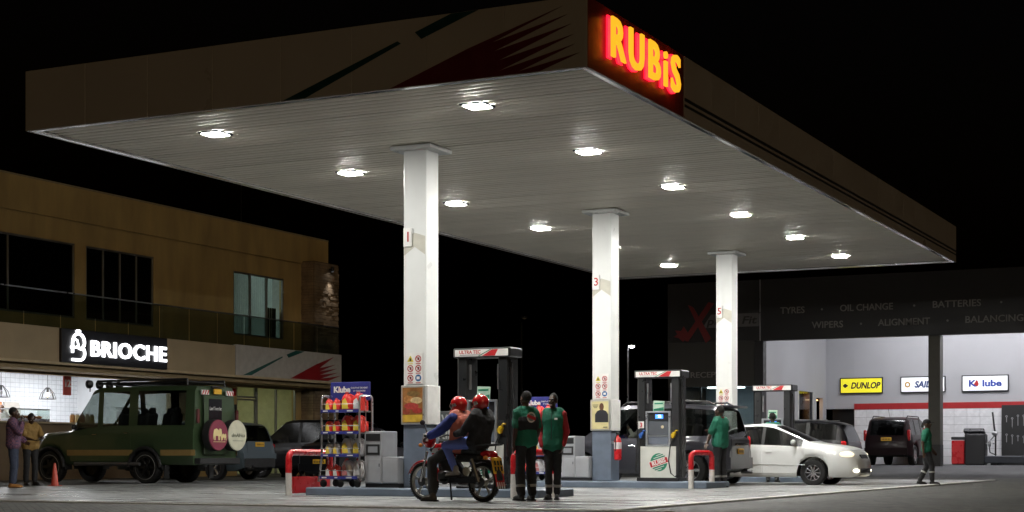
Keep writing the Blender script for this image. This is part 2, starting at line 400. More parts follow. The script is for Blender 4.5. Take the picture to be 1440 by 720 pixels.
# columns
CW = P('column_white', (.74, .75, .73), .35, var=.06, sc=1.5); CB = P('column_blue_grey', (.13, .16, .21), .5, var=.15)
CREAM = P('flag_cream', (.55, .53, .45), .5)
for k, (cy_, num) in enumerate(((25.46, '1'), (33.9, '3'), (42.3, '5'))):
    nm = ('nearest', 'middle', 'farthest')[k]
    c = thing('canopy_column', '%s square white canopy column with blue grey foot' % nm, 'column', (-14.43, cy_, 0), 0, 'canopy columns')
    M().box((0, 0, 3.75), (.46, .46, 4.92), .012).build('shaft', CW, c)
    M().box((0, 0, .725), (.465, .465, 1.13), .01).build('foot', CB, c)
    M().box((0, 0, 6.2), (.82, .82, .07), .01).build('cap_plate', CW, c)
    f = M().prism([(-.215, -.2), (0, -.05), (.215, -.2), (.215, .13), (0, .2), (-.215, .13)], (0, -.232, 4.5), (1, 0, 0), (0, 0, 1), .004)
    f.build('chevron', CREAM, c)
    M().box((-.13, -.25, 4.62), (.17, .03, .33), .004).build('number_plate', WHITE, c)
    text(num, .25, (-.12, -.267, 4.62), (0, -1, 0), P('print_red', (.45, .02, .02), .5), c, ext=.002, off=.003)
    # safety notice sheet
    s_ = thing('safety_notice', 'white notice sheet with six round and triangular safety symbols on the %s column' % nm, 'notice', (-14.43, cy_ - .24, 2.28), 0, 'safety notices')
    M().box((.0, 0, 0), (.34, .012, .56), .002).build('sheet', WHITE, s_)
    PR = P('print_dark_red', (.4, .03, .03), .5); PY = P('print_yellow', (.65, .55, .03), .5); PB = P('print_blue', (.03, .12, .3), .5); PK = P('print_black', (.03, .03, .03), .5)
    for j in range(6):
        x, z = (-.08, .08)[j % 2], (.17, 0, -.17)[j // 2]
        if j == 0:
            poly([(-.065, -.05), (.065, -.05), (0, .062)], (x, -.006, z), ux, uz, .003, PY, 'warning_triangle', s_)
            M().box((x, -.011, z - .012), (.03, .004, .05)).build('flame_mark', PK, s_)
        elif j == 5:
            M().lathe([(.062, 0), (.062, .003)], 20, (x, -.006, z), 'y').build('blue_disc', PB, s_)
            M().box((x, -.011, z), (.06, .004, .05), .001).build('pictogram', WHITE, s_)
        else:
            M().lathe([(.045, 0), (.045, .003), (.062, .003), (.062, 0)], 20, (x, -.006, z), 'y', cap=False).build('red_ring', PR, s_)
            M().box((x, -.0105, z), (.1, .004, .012), ry=R(45)).build('red_bar', PR, s_)
            M().box((x + .004, -.008, z), (.036, .003, .05)).build('pictogram', PK, s_)
        M().box((x, -.008, z - .085), (.1, .004, .014)).build('caption', PR if j else PY, s_)
# islands
ISL = P('island_paint', (.13, .165, .215), .5, var=.25, sc=2.5, bump=.1)
for k, cy_ in enumerate((25.45, 33.9, 42.3)):
    nm = ('nearest', 'middle', 'farthest')[k]
    o = M().box((-14.08, cy_, .08), (4.65, 1.5, .15), .02).build('pump_island', ISL)
    tag(o, '%s long blue grey concrete pump island' % nm, 'island', 'pump islands')

# ================================================================== left building
OCH = P('ochre_wall', (.50, .36, .15), .8, var=.22, sc=1.6, stretch=(1, 1, .3), bump=.12, bsc=60)
BAND = P('band_beige', (.46, .37, .24), .7, var=.1, sc=1.5)
lb = thing('shop_building', 'two storey ochre building with balcony and ground floor shops', 'building', (-34, 30, 0))
LB = (-34, 30, 0)
def lbox(x0, x1, y0, y1, z0, z1, name, mat, b=0., par=None):
    return M().box(((x0 + x1) / 2 - LB[0], (y0 + y1) / 2 - LB[1], (z0 + z1) / 2), (x1 - x0, y1 - y0, z1 - z0), b).build(name, mat, par or lb)
# upper wall pieces round the openings (x -34.2..-34)
UW = (4.3, 8.55)
ops = [(33.0, 38.6, 4.9, 7.18), (39.1, 42.35, 4.9, 7.18), (46.7, 49.8, 4.95, 7.18)]
ys = [26.0] + [v for o in ops for v in o[:2]] + [52.7]
wallm = M()
def wbox(y0, y1, z0, z1): wallm.box((-.1, (y0 + y1) / 2 - 30, (z0 + z1) / 2), (.2, y1 - y0, z1 - z0))
for a, b in ((26., 33.), (38.6, 39.1), (42.35, 46.7), (49.8, 52.7)): wbox(a, b, 4.3, 7.18)
for (a, b, z0, z1) in ops: wbox(a, b, 4.3, z0)
wbox(26., 52.7, 7.18, 7.86)
wallm.box((-.08, 9.35, 8.37), (.26, 26.7, 1.02))
wallm.build('wall', OCH, lb)
lbox(-46, -34.2, 26, 52.7, 8.3, 8.5, 'roof', DARKM)
lbox(-46, -34.2, 52.5, 52.7, 0, 8.88, 'wall', OCH)
lbox(-46, -45.8, 26, 52.5, 0, 8.3, 'wall', OCH)
lbox(-34.2, -33.94, 26, 52.72, 8.88, 8.93, 'coping', P('coping', (.35, .3, .2), .7), .01)
lbox(-46, -34.2, 26, 52.5, 4.2, 4.35, 'floor_slab', CONC)
# upper windows
FR = P('window_frame', (.25, .25, .24), .4, .6); DG = GLASS('dark_glass', (.35, .36, .38), .7); CG = GLASS('clear_glass', (.9, .95, .93), .95)
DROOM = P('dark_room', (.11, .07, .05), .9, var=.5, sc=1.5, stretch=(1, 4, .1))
def lwin(y0, y1, z0, z1, n, glass, name='window'):
    fr = M()
    for z in (z0 + .03, z1 - .03): fr.box((-.06, (y0 + y1) / 2 - 30, z), (.09, y1 - y0, .06), .005)
    for i in range(n + 1):
        y = y0 + .03 + (y1 - y0 - .06) * i / n; fr.box((-.06, y - 30, (z0 + z1) / 2), (.085, .06, z1 - z0 - .12), .005)
    f = fr.build(name, FR, lb)
    for i in range(n):
        a = y0 + .03 + (y1 - y0 - .06) * i / n + .03; b = a + (y1 - y0 - .06) / n - .06
        M().box((-.06, (a + b) / 2 - 30, (z0 + z1) / 2), (.012, b - a, z1 - z0 - .12)).build('pane', glass, f)
    return f
lwin(33.0, 38.6, 4.9, 7.18, 2, DG); lwin(39.1, 42.35, 4.9, 7.18, 4, DG); w3 = lwin(46.7, 49.8, 4.95, 7.18, 3, CG)
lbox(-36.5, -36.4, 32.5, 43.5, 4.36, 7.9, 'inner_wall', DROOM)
# lit room with blinds
BL = P('blind_slat', (.55, .62, .6), .6)
lbox(-38.0, -37.9, 45.5, 51, 4.36, 7.9, 'inner_wall', P('room_wall', (.5, .52, .5), .8))
lbox(-37.9, -34.2, 45.4, 45.5, 4.36, 7.9, 'inner_wall', P('room_wall', (.5, .52, .5), .8))
lbox(-37.9, -34.2, 51, 51.1, 4.36, 7.9, 'inner_wall', P('room_wall', (.5, .52, .5), .8))
lbox(-37.9, -34.2, 45.5, 51, 7.9, 7.95, 'ceiling', P('room_wall', (.5, .52, .5), .8))
lbox(-36.6, -36.3, 47.6, 48.8, 7.84, 7.9, 'ceiling_lamp', EM('room_lamp', (.85, 1., .97), 30))
bm_ = M().box((0, 0, 0), (.012, .085, 2.2)).mesh('blind_slat')
for i in range(24):
    y = 46.8 + .125 * i
    if i in (22, 23): continue
    o = mobj('blind_slat', bm_, BL, lb, (-.3, y - 30, 6.07), rot=(0, 0, R(66 + random.uniform(-10, 10))))
lbox(-34.35, -34.3, 49.1, 49.72, 4.95, 6.1, 'cabinet', BLACKP)
# balcony: slab with fascia band, glass balustrade
lbox(-34, -32.62, 26, 51.5, 4.16, 4.3, 'balcony_floor', CONC)
lbox(-32.74, -32.6, 26, 44.87, 3.42, 4.41, 'fascia_band', BAND, .006)
lbox(-32.78, -32.56, 26, 51.52, 3.34, 3.42, 'lower_trim', P('trim_cream', (.6, .5, .33), .6), .01)
lbox(-34, -32.8, 26, 51.5, 3.2, 3.3, 'soffit', P('soffit_brown', (.4, .3, .16), .7))
lbox(-34.02, -33.75, 26, 51.5, 3.12, 3.22, 'lintel', P('soffit_brown', (.4, .3, .16), .7))
lbox(-32.745, -32.595, 44.9, 51.5, 3.42, 4.45, 'white_board', P('board_white', (.55, .54, .52), .4))
def lpoly(pts, name, mat): M().prism([(y - 30, z) for y, z in pts], (-32.594 + 34, 0, 0), (0, 1, 0), (0, 0, 1), .004).build(name, mat, lb)
lpoly([(45.3, 3.43), (45.8, 3.45), (47.66, 4.15), (47.64, 4.19)], 'green_stripe', GRNS)
lpoly([(47.9, 4.27), (48.03, 4.16), (49.05, 4.44), (48.48, 4.44)], 'green_stripe', GRNS)
lpoly([(48.15, 3.44), (49.8, 4.02), (51.0, 4.35), (50.01, 3.89), (51.11, 4.07), (50.01, 3.77), (51.22, 3.93), (50.01, 3.64), (51.27, 3.78), (50.05, 3.5), (51.44, 3.67), (50.57, 3.44)], 'red_flame', REDS)
BGL = GLASS('balustrade_glass', (.72, .8, .78), .8)
for i in range(17):
    lbox(-32.69, -32.675, 26.02 + 1.5 * i, 27.47 + 1.5 * i, 4.42, 5.44, 'balustrade_pane', BGL)
lbox(-32.71, -32.655, 26, 51.45, 5.44, 5.48, 'handrail', STEEL, .008)
# stone pier with its lamp
ST = P('ledge_stone', (.27, .20, .13), .85, var=.45, sc=2.2, bump=.5, bsc=18)
lbox(-34.2, -33.45, 50.95, 52.6, 0, 7.95, 'stone_pier', P('pier_core', (.12, .09, .06), .9))
stm = M(); z = 0.
while z < 7.9:
    hgt = random.choice((.09, .12, .15)); y = 50.95
    while y < 52.58:
        ln = min(random.uniform(.2, .5), 52.6 - y); d = random.uniform(.015, .06)
        stm.box((-33.45 + d / 2 + 34 + .002, y + ln / 2 - 30, z + hgt / 2), (d, ln - .012, hgt - .012), .006); y += ln
    x = -34.0
    while x < -33.47:
        ln = min(random.uniform(.2, .4), -33.45 - x); d = random.uniform(.015, .05)
        stm.box((x + ln / 2 + 34, 50.95 - d / 2 - 30 - .002, z + hgt / 2), (ln - .012, d, hgt - .012), .006); x += ln
    z += hgt
stuff(stm.build('ledge_stones', ST, lb))
pl = thing('wall_lamp', 'small black wall lamp shining down the stone pier', 'lamp', (-33.38, 51.9, 7.72))
M().cyl((0, 0, 0), (.12, 0, 0), .025).build('bracket', DARKM, pl); M().lathe([(.05, .09), (.06, .02), (.06, -.1), (.05, -.1), (.045, 0)], 14, (.14, 0, 0)).build('lamp_housing', DARKM, pl, smooth=True)
M().lathe([(.04, -.085), (.04, -.08)], 12, (.14, 0, 0)).build('bulb', EM('spot_bulb', (1, .97, .95), 25), pl)
sp = bpy.data.lights.new('wall_lamp_beam', 'SPOT'); sp.energy = 55; sp.spot_size = R(75); sp.spot_blend = .6; sp.color = (1, .95, .9); sp.shadow_soft_size = .03
spo = bpy.data.objects.new('wall_lamp_beam', sp); COL.objects.link(spo); spo.parent = pl; spo.location = (.14, 0, -.12); spo.rotation_euler = (0, R(-12), 0)
# ground floor walls, counter, doors
lbox(-34.2, -34.0, 26, 33.2, 0, 3.2, 'wall', OCH)
lbox(-34.25, -33.9, 33.2, 43.3, 0, 1.66, 'counter_front', P('counter_brown', (.17, .12, .07), .6))
lbox(-34.4, -33.8, 33.2, 43.3, 1.66, 1.72, 'counter_top', P('counter_top', (.4, .33, .22), .4), .01)
lbox(-34.25, -33.95, 43.3, 44.4, 0, 3.2, 'pillar', BAND, .01)
lbox(-34.2, -34.0, 44.4, 45.3, 0, 3.2, 'wall', OCH)
lbox(-34.2, -34.0, 46.4, 46.9, 0, 3.2, 'wall', OCH)
lbox(-34.2, -34.0, 50.6, 50.95, 0, 3.2, 'wall', OCH)
lbox(-34.2, -34.0, 26, 52.5, 3.225, 4.2, 'wall', OCH)
# shop room
SW = P('shop_wall', (.8, .82, .85), .5, var=.03)
def tile_mat():
    m = P('shop_tiles', (.80, .82, .86), .25, var=.04); t = m.node_tree; n = t.nodes; L = t.links; b = n['Principled BSDF']
    ge = n.new('ShaderNodeNewGeometry'); sp_ = n.new('ShaderNodeSeparateXYZ'); cb = n.new('ShaderNodeCombineXYZ'); br = n.new('ShaderNodeTexBrick')
    L.new(ge.outputs['Position'], sp_.inputs[0]); L.new(sp_.outputs[1], cb.inputs[0]); L.new(sp_.outputs[2], cb.inputs[1]); L.new(cb.outputs[0], br.inputs['Vector'])
    br.offset = 0; br.inputs['Scale'].default_value = 1; br.inputs['Brick Width'].default_value = .22; br.inputs['Row Height'].default_value = .15; br.inputs['Mortar Size'].default_value = .008
    br.inputs['Color1'].default_value = (.8, .82, .86, 1); br.inputs['Color2'].default_value = (.77, .8, .84, 1); br.inputs['Mortar'].default_value = (.5, .52, .56, 1)
    L.new(br.outputs[0], b.inputs['Base Color']); return m
lbox(-39.1, -39, 31, 44.4, 0, 3.6, 'inner_wall', tile_mat())
lbox(-39, -34.25, 30.9, 31, 0, 3.6, 'inner_wall', SW); lbox(-39, -34.25, 44.4, 44.5, 0, 3.6, 'inner_wall', SW)
lbox(-39, -34.0, 31, 44.4, 3.6, 3.7, 'ceiling', SW)
lbox(-39, -34.25, 31, 44.4, .5, .56, 'shop_floor', CONC)
for i in range(4):
    lbox(-37.6, -36.6, 32.2 + 3 * i, 34.0 + 3 * i, 3.55, 3.59, 'ceiling_lamp', EM('shop_lamp', (.95, .97, 1.), 17))
lbox(-38.98, -38.6, 38.0, 41.6, 2.0, 2.05, 'wall_shelf', BLACKP, .004)
lbox(-38.99, -38.95, 37.6, 38.6, 2.2, 2.75, 'menu_board', BLACKP)
lbox(-34.12, -34.1, 38.2, 38.55, 2.55, 3.2, 'hanging_sign', P('sign_pink_red', (.6, .1, .08), .5))
text('12', .3, (-34.09 + 34, 38.37 - 30, 2.9), (1, 0, 0), WHITE, lb, off=.01)
# office doors
lwin(45.3, 46.4, 1.9, 3.2, 1, CG, 'door_light'); lwin(46.9, 48.1, 2.75, 3.2, 1, CG, 'fanlight'); lwin(46.9, 48.1, 0, 2.72, 1, CG, 'glass_door'); lwin(48.12, 50.6, 0, 3.2, 2, CG, 'glass_door')
OW = P('office_wall', (.64, .62, .42), .8)
lbox(-34.2, -34.0, 45.3, 46.4, 0, 1.9, 'wall', OCH)
lbox(-37.6, -37.5, 44.6, 51, 0, 3.6, 'inner_wall', OW); lbox(-37.5, -34.2, 44.52, 44.6, 0, 3.6, 'inner_wall', OW); lbox(-37.5, -34.2, 50.98, 51.06, 0, 3.6, 'inner_wall', OW)
lbox(-37.5, -34.05, 44.6, 50.98, 3.6, 3.7, 'ceiling', OW)
lbox(-36.2, -35.6, 47.2, 49.2, 3.54, 3.59, 'ceiling_lamp', EM('office_lamp', (1, .98, .68), 8.))
lbox(-35.6, -35.1, 47.3, 47.9, 1.0, 2.05, 'yellow_display', P('display_yellow', (.6, .4, .03), .5), .01)
lbox(-35.6, -35.1, 47.3, 47.9, 2.06, 2.2, 'red_header', RED, .01)
lbox(-33.99, -33.97, 46.5, 46.85, 1.75, 2.5, 'notice_panel', BLACKP)
lbox(-33.99, -33.96, 46.6, 46.8, 2.8, 3.05, 'alarm_box', RED, .01)
# shop sign
ss = thing('shop_sign', 'black shop sign board with glowing white lettering and crest', 'sign', (-32.55, 38.75, 3.91))
M().box((0, 0, 0), (.1, 4.82, .98), .01).build('board', P('sign_black', (.012, .012, .016), .4), ss)
WG = EM('sign_white_glow', (.95, .97, 1.), 4.)
letters('BRIOCHE', .62, (.075, .58, -.05), (1, 0, 0), WG, ss, ext=.02, off=.012, width=3.5, sy=1.04, gap=.03)
cr = M()   # crest: tall looped letter with a hat
def arc(cx, cz, r, a0, a1, n=14, sx=1.): return [(.075, cx + sx * r * math.cos(R(a0 + (a1 - a0) * i / n)), cz + r * math.sin(R(a0 + (a1 - a0) * i / n))) for i in range(n + 1)]
cr.tube([(.075, -1.98, -.2), (.075, -1.98, .12)] + arc(-1.72, .12, .25, 180, -20) + [(.075, -1.62, -.08), (.075, -1.8, -.02)], .04, 8)
cr.tube([(.075, -1.62, -.06)] + arc(-1.66, -.2, .2, 60, -90) + [(.075, -2.0, -.4)], .04, 8)
cr.tube([(.075, -1.88, .2), (.075, -1.78, .18), (.075, -1.72, .02)], .025, 8); cr.tube([(.075, -2.05, -.04), (.075, -1.86, -.04)], .035, 8)
cr.ell((.075, -1.73, .44), (.03, .11, .05)); stuff(cr.build('crest', WG, ss, smooth=True))
# roof mast
mp_ = M().tube([(0, 0, 0), (0, 0, 1.45)], [.02, .01], 8).build('roof_mast', DARKM, None, (-34.3, 47.57, 8.9)); tag(mp_, 'thin aerial mast standing on the shop building roof', 'mast')
# pendants
WIRE = P('wire_black', (.02, .02, .02), .5)
for k, (y, z, lit) in enumerate(((35.6, 2.75, 1), (38.0, 2.72, 0), (40.05, 2.72, 1))):
    lab = ('lit wire cage pendant lamp farthest left in the shop', 'unlit black wire cage pendant lamp in the shop', 'lit wire cage pendant lamp beside the menu board')[k]
    p_ = thing('pendant_lamp', lab, 'lamp', (-36.4, y, z), 0, 'pendant lamps')
    cg = M(); n = 8
    for j in range(n):
        a = 2 * math.pi * j / n; c_, s_ = math.cos(a), math.sin(a)
        cg.tube([(.05 * c_, .05 * s_, .16), (.2 * c_, .2 * s_, -.02), (.26 * c_, .26 * s_, -.2)], .009, 5)
    for rr, zz in ((.05, .16), (.26, -.2)):
        cg.tube([(rr * math.cos(a), rr * math.sin(a), zz) for a in np.linspace(0, 2 * math.pi, 17)], .009, 5, cap=False)
    cg.tube([(0, 0, .16), (0, 0, 3.6 - z)], .008, 5); cg.cyl((0, 0, .02), (0, 0, .16), .035)
    stuff(cg.build('wire_cage', WIRE, p_))
    M().ell((0, 0, -.06), (.05, .05, .07), 12, 8).build('bulb', EM('warm_bulb', (1, .6, .25), 30) if lit else P('dull_bulb', (.5, .5, .5), .2), p_, smooth=True)
# pastries tray display on the shelf
for k, (y, c) in enumerate(((38.4, (.6, .2, .04)), (39.2, (.65, .45, .05)), (40.1, (.55, .18, .05)), (40.9, (.45, .42, .38)))):
    o = M().box((0, 0, 0), (.06, .7, .42), .01, ry=R(-12)).build('display_card', P('card%d' % k, c, .5), None, (-38.7, y, 2.27))
    tag(o, ('orange', 'yellow', 'rust red', 'grey')[k] + ' picture card standing on the shop wall shelf', 'card', 'shelf picture cards')

# things on and behind the shop counter
cm = thing('coffee_machine', 'steel coffee machine on the shop counter behind the truck roof', 'coffee machine', (-34.1, 41.2, 1.72))
M().box((0, 0, .25), (.4, .75, .42), .04).build('body', STEEL, cm, smooth=True); M().box((.0, 0, .5), (.42, .8, .06), .02).build('cup_rail', CHROME, cm)
for y in (-.2, .2): M().cyl((.2, y, .2), (.34, y, .18), .03).build('group_handle', BLACKP, cm)
dc = thing('display_case', 'glass pastry display case on the shop counter', 'display case', (-34.1, 36.6, 1.72))
M().box((0, 0, .04), (.5, 1.5, .08), .01).build('base', STEEL, dc); M().box((0, 0, .36), (.5, 1.5, .03), .005).build('lid', STEEL, dc); M().box((.24, 0, .21), (.01, 1.46, .26)).build('front_pane', CG, dc)
for y in (-.74, .74): M().box((0, y, .21), (.48, .01, .26)).build('side_pane', CG, dc)
for k in range(6):
    o = M().ell((0, 0, .05), (.09, .1, .05), 12, 8).build('bread_bun', P('crust', (.4, .19, .06), .7, var=.3), None, (-34.1, 36.05 + .22 * k, 1.8), True); tag(o, '%s bread bun from the left in the display case' % ('first', 'second', 'third', 'fourth', 'fifth', 'sixth')[k], 'bread', 'bread buns')
for k in range(5):
    o = thing('storage_jar', '%s glass jar from the left on the shop counter near the truck windscreen' % ('first', 'second', 'third', 'fourth', 'fifth')[k], 'jar', (-34.1, 38.6 + .22 * k, 1.72), 0, 'counter jars')
    M().lathe([(.07, 0), (.08, .02), (.08, .2), (.06, .24)], 16).build('jar_body', P('jar%d' % k, ((.4, .2, .06), (.5, .4, .2), (.25, .1, .05), (.55, .5, .4), (.35, .3, .1))[k], .3), o, smooth=True); M().lathe([(.062, .24), (.062, .28)], 14).build('lid', STEEL, o)
# ================================================================== workshop building
wb = thing('tyre_workshop', 'black fronted tyre workshop with open lit service bay', 'building', (-22.4, 58.7, 0))
def wbx(x0, x1, y0, y1, z0, z1, name, mat, b=0., par=None):
    return M().box(((x0 + x1) / 2 + 22.4, (y0 + y1) / 2 - 58.7, (z0 + z1) / 2), (x1 - x0, y1 - y0, z1 - z0), b).build(name, mat, par or wb)
CLAD = P('black_cladding', (.02, .02, .022), .5, var=.2); GREYC = P('grey_cladding', (.045, .045, .043), .6)
GW = P('bay_wall', (.42, .42, .44), .7, var=.06, sc=.7)
wbx(-22.4, -18.72, 58.7, 59.0, 5.02, 7.28, 'fascia', CLAD); wbx(-18.68, 6, 58.66, 59.0, 5.0, 7.28, 'fascia', CLAD)
wbx(-18.72, -18.68, 58.62, 58.7, 5.0, 7.28, 'divider', STEEL)
wbx(-22.4, -18.95, 58.74, 58.95, 3.32, 5.02, 'reception_wall', GREYC); wbx(-22.4, -22.2, 58.75, 67.4, .33, 7.2, 'side_wall', CLAD)
wbx(-22.4, 6, 59, 67.6, 7.1, 7.2, 'roof', CLAD)
wbx(-18.95, -18.6, 58.7, 59.1, .33, 5.0, 'pillar', CLAD, .01)
wbx(-12.5, -12.08, 58.75, 59.25, 1.1, 5.0, 'pillar', P('pillar_grey', (.1, .1, .09), .6), .01); wbx(-12.51, -12.07, 58.74, 59.26, .33, 1.1, 'pillar_base', CLAD, .01)
wbx(-18.75, -18.6, 59.1, 63.2, .33, 7.0, 'bay_wall', GW); wbx(-18.75, -18.6, 63.2, 65.4, 3.3, 7.0, 'bay_wall', GW); wbx(-18.75, -18.6, 63.2, 65.4, .33, 1.1, 'bay_wall', GW)
wbx(-18.75, -18.6, 65.4, 65.9, .33, 7.0, 'bay_wall', GW); wbx(-18.75, -18.6, 65.9, 66.9, 3.1, 7.0, 'bay_wall', GW); wbx(-18.75, -18.6, 66.9, 67.4, .33, 7.0, 'bay_wall', GW)
wbx(-18.7, -18.66, 63.2, 65.4, 1.1, 3.3, 'window', GLASS('bay_window', (.6, .66, .75), .7))
for y in (63.2, 65.36): wbx(-18.62, -18.56, y, y + .06, 1.1, 3.3, 'window_frame', WHITE)
wbx(-19.2, -19.1, 65.6, 67.2, .33, 3.4, 'passage_wall', P('orange_wall', (.55, .25, .06), .7)); wbx(-19.1, -18.8, 65.95, 66.85, 3.0, 3.04, 'passage_lamp', EM('passage_glow', (1, .6, .25), 3))
wbx(-18.6, -17.4, 67.4, 67.6, 2.66, 7.0, 'bay_wall', GW); wbx(-17.4, 6, 67.4, 67.6, .33, 7.0, 'bay_wall', GW)
wbx(-18.6, -17.4, 68.4, 68.5, .33, 2.7, 'store_wall', CLAD)
wbx(-17.4, 2, 67.36, 67.4, 2.62, 2.87, 'red_band', P('band_red', (.36, .012, .015), .5))
tl = M().box((0, 0, 0), (.505, .02, .314), .003).mesh('wall_tile'); TIL = P('wall_tile_white', (.76, .76, .78), .25, var=.05)
wbx(-17.4, 2, 67.385, 67.4, .33, 2.62, 'tile_bed', P('grout', (.35, .35, .37), .8))
for i in range(17):
    for j in range(7): mobj('wall_tile', tl, TIL, wb, (-17.395 + .256 + .513 * i + 22.4, 67.376 - 58.7, .34 + .16 + .325 * j))
wbx(-18.6, 6, 59, 67.4, 7.0, 7.08, 'bay_ceiling', P('bay_ceiling', (.3, .3, .32), .8))
for i in range(5):
    for y in (60.6, 64.4): wbx(-15.6 + 2.6 * i, -14.2 + 2.6 * i, y, y + .12, 6.86, 6.94, 'tube_lamp', EM('tube_white', (.97, .97, 1.), 110))
# reception
wbx(-22.2, -18.95, 62.5, 62.6, .33, 3.4, 'reception_inner_wall', P('recep_wall', (.5, .56, .62), .8))
wbx(-22.2, -18.75, 59, 62.5, 3.4, 3.45, 'reception_ceiling', P('recep_wall', (.5, .56, .62), .8))
wbx(-21.4, -20.0, 60.4, 60.8, 3.33, 3.38, 'reception_lamp', EM('recep_lamp', (.85, .95, 1.), 6))
for i in range(3): wbx(-22.15 + 1.07 * i, -21.12 + 1.07 * i, 58.8, 58.82, .36, 3.3, 'reception_pane', CG)
for i in range(4): wbx(-22.2 + 1.07 * i, -22.14 + 1.07 * i, 58.76, 58.86, .33, 3.32, 'mullion', DARKM)
LT = P('letter_grey', (.22, .22, .22), .5)
def wl(s, x0, x1, z, size=.34):
    letters(s, size, ((x0 + x1) / 2 + 22.4, -.052, z), (0, -1, 0), LT, wb, ext=.008, off=.004, width=x1 - x0)
wl('TYRES', -17.92, -17.0, 6.08); wl('OIL CHANGE', -15.67, -13.74, 6.08); wl('BATTERIES', -12.32, -10.64, 6.08)
wl('WIPERS', -16.73, -15.56, 5.5); wl('ALIGNMENT', -14.28, -12.42, 5.5); wl('BALANCING', -11.18, -9.2, 5.5)
for x, z in ((-16.35, 6.08), (-12.98, 6.08), (-9.95, 6.08), (-14.9, 5.5), (-11.8, 5.5)):
    M().lathe([(.04, 0), (.04, .012)], 12, (x + 22.4, -.042, z), 'y').build('dot', LT, wb)
wl('RECEPTION', -21.45, -19.6, 3.76, .3)
xs = M()
xs.prism([(-.62, -.62), (-.42, -.7), (.62, .72), (.4, .78)], (-21.15 + 22.4, -.002, 5.75), ux, uz, .014)
xs.prism([(-.42, .7), (-.2, .6), (.52, -.6), (.3, -.78)], (-21.15 + 22.4, -.018, 5.75), ux, uz, .014)
xs.prism([(-.4, -.4), (-.62, -.7), (-.8, -.55), (-1., -.5), (-.85, -.4), (-.95, -.25), (-.7, -.28), (-.6, -.1)], (-21.15 + 22.4, -.002, 5.75), ux, uz, .01)
xs.build('logo_cross', P('logo_red', (.16, .015, .015), .5), wb)
M().prism([(0, 0), (2.35, 0), (2.35, .35), (2.2, .5), (.35, .5)], (-21.0 + 22.4, .0, 5.55), ux, uz, .006).build('logo_plate', P('logo_grey', (.13, .13, .14), .6), wb)
text('press Fit', .4, (-19.85 + 22.4, -.012, 5.78), (0, -1, 0), P('print_black', (.03, .03, .03), .5), wb, off=.008, shear=.2, width=2.0)
# bay sign boards
def bay_sign(x0, x1, label, board, words, tcol, shear=0., pre=None):
    s_ = thing('wall_sign', label, 'sign', ((x0 + x1) / 2, 67.34, 3.62), 0, 'sign boards in the service bay')
    M().box((0, 0, 0), (x1 - x0, .06, .67), .006).build('frame', BLACKP, s_)
    M().box((0, -.033, 0), (x1 - x0 - .09, .012, .58), .002).build('board', board, s_)
    text(words[0], .36, (words[1], -.043, -.01), (0, -1, 0), tcol, s_, off=.014, shear=shear, width=words[2])
    return s_
d_ = bay_sign(-17.99, -16.19, 'yellow sign board with black slanted lettering in the service bay', EM('board_yellow', (.95, .78, .03), .5), ('DUNLOP', .16, 1.25), P('print_black', (.03, .03, .03), .5), .25)
M().prism([(-.1, 0), (0, .1), (.14, 0), (0, -.1)], (-.68, -.04, 0), ux, uz, .006).build('arrow_mark', P('print_black', (.03, .03, .03), .5), d_)
s2 = bay_sign(-15.46, -13.63, 'white sign board half hidden behind the bay pillar', EM('board_white_lit', (.9, .93, 1.), .5), ('SAILUN', .22, 1.15), P('print_navy', (.03, .06, .2), .5), .2)
M().lathe([(.06, 0), (.06, .004), (.12, .004), (.12, 0)], 18, (-.62, -.04, 0), 'y', cap=False).build('ring_mark', P('mark_orange', (.6, .35, .08), .5), s2)
s3 = bay_sign(-12.98, -11.13, 'white sign board with blue lettering and red drop in the service bay', EM('board_white_lit', (.9, .93, 1.), .5), ('K  lube', .0, 1.3), P('print_blue2', (.03, .07, .38), .5), .0)
M().prism([(-.1, -.03), (-.05, -.12), (.05, -.12), (.1, -.03), (.03, .16)], (-.34, -.04, 0), ux, uz, .006).build('drop_mark', P('print_red', (.45, .02, .02), .5), s3)
# bay equipment
tb = thing('tool_board', 'black tool board hung with spanners at the bay right end', 'tool board', (-9.4, 67.3, .33))
M().box((0, 0, 1.2), (4.0, .08, 2.4), .01).build('backboard', BLACKP, tb)
SPN = P('tool_steel', (.45, .45, .47), .35, 1.)
for i in range(16):
    for j in range(2):
        x, z = -1.8 + .22 * i, 1.9 - .75 * j + random.uniform(-.06, .06); l_ = random.uniform(.18, .4)
        t_ = M().box((0, 0, -l_ / 2), (.03, .015, l_), .004); t_.lathe([(.02, 0), (.02, .012), (.045, .012), (.045, 0)], 10, (0, 0, .02), 'y', cap=False)
        t_.build('spanner', SPN, tb, (x, -.055, z))
bl = thing('wheel_balancer', 'black and red wheel balancing machine against the tiled wall', 'machine', (-12.45, 66.2, .33))
M().box((.25, 0, .62), (.8, .6, 1.24), .05).build('cabinet', BLACKP, bl); M().box((-.42, 0, .5), (.5, .5, .95), .03).build('tool_chest', RED, bl)
M().box((.2, -.05, 1.32), (.8, .4, .16), .03, rx=R(-20)).build('console', P('console_dark', (.04, .04, .045), .3), bl)
M().cyl((.65, -.1, .85), (.98, -.1, .85), .025).build('shaft', STEEL, bl); M().lathe([(.13, 0), (.13, .03)], 16, (.8, -.1, .85), 'x').build('clamp_flange', STEEL, bl)
M().box((-.4, 0, 1.06), (.56, .54, .12), .02).build('weight_tray', BLACKP, bl)
tj = thing('lift_ramp', 'low dark vehicle lift ramp on the bay floor', 'lift', (-10.6, 65.0, .33))
M().box((-.0, 0, .22), (1.9, 1.2, .3), .03).build('platform', P('lift_dark', (.03, .035, .045), .5), tj)
for x in (-.6, .6): M().box((x, 0, .05), (.3, .9, .09), .01).build('foot', BLACKP, tj)
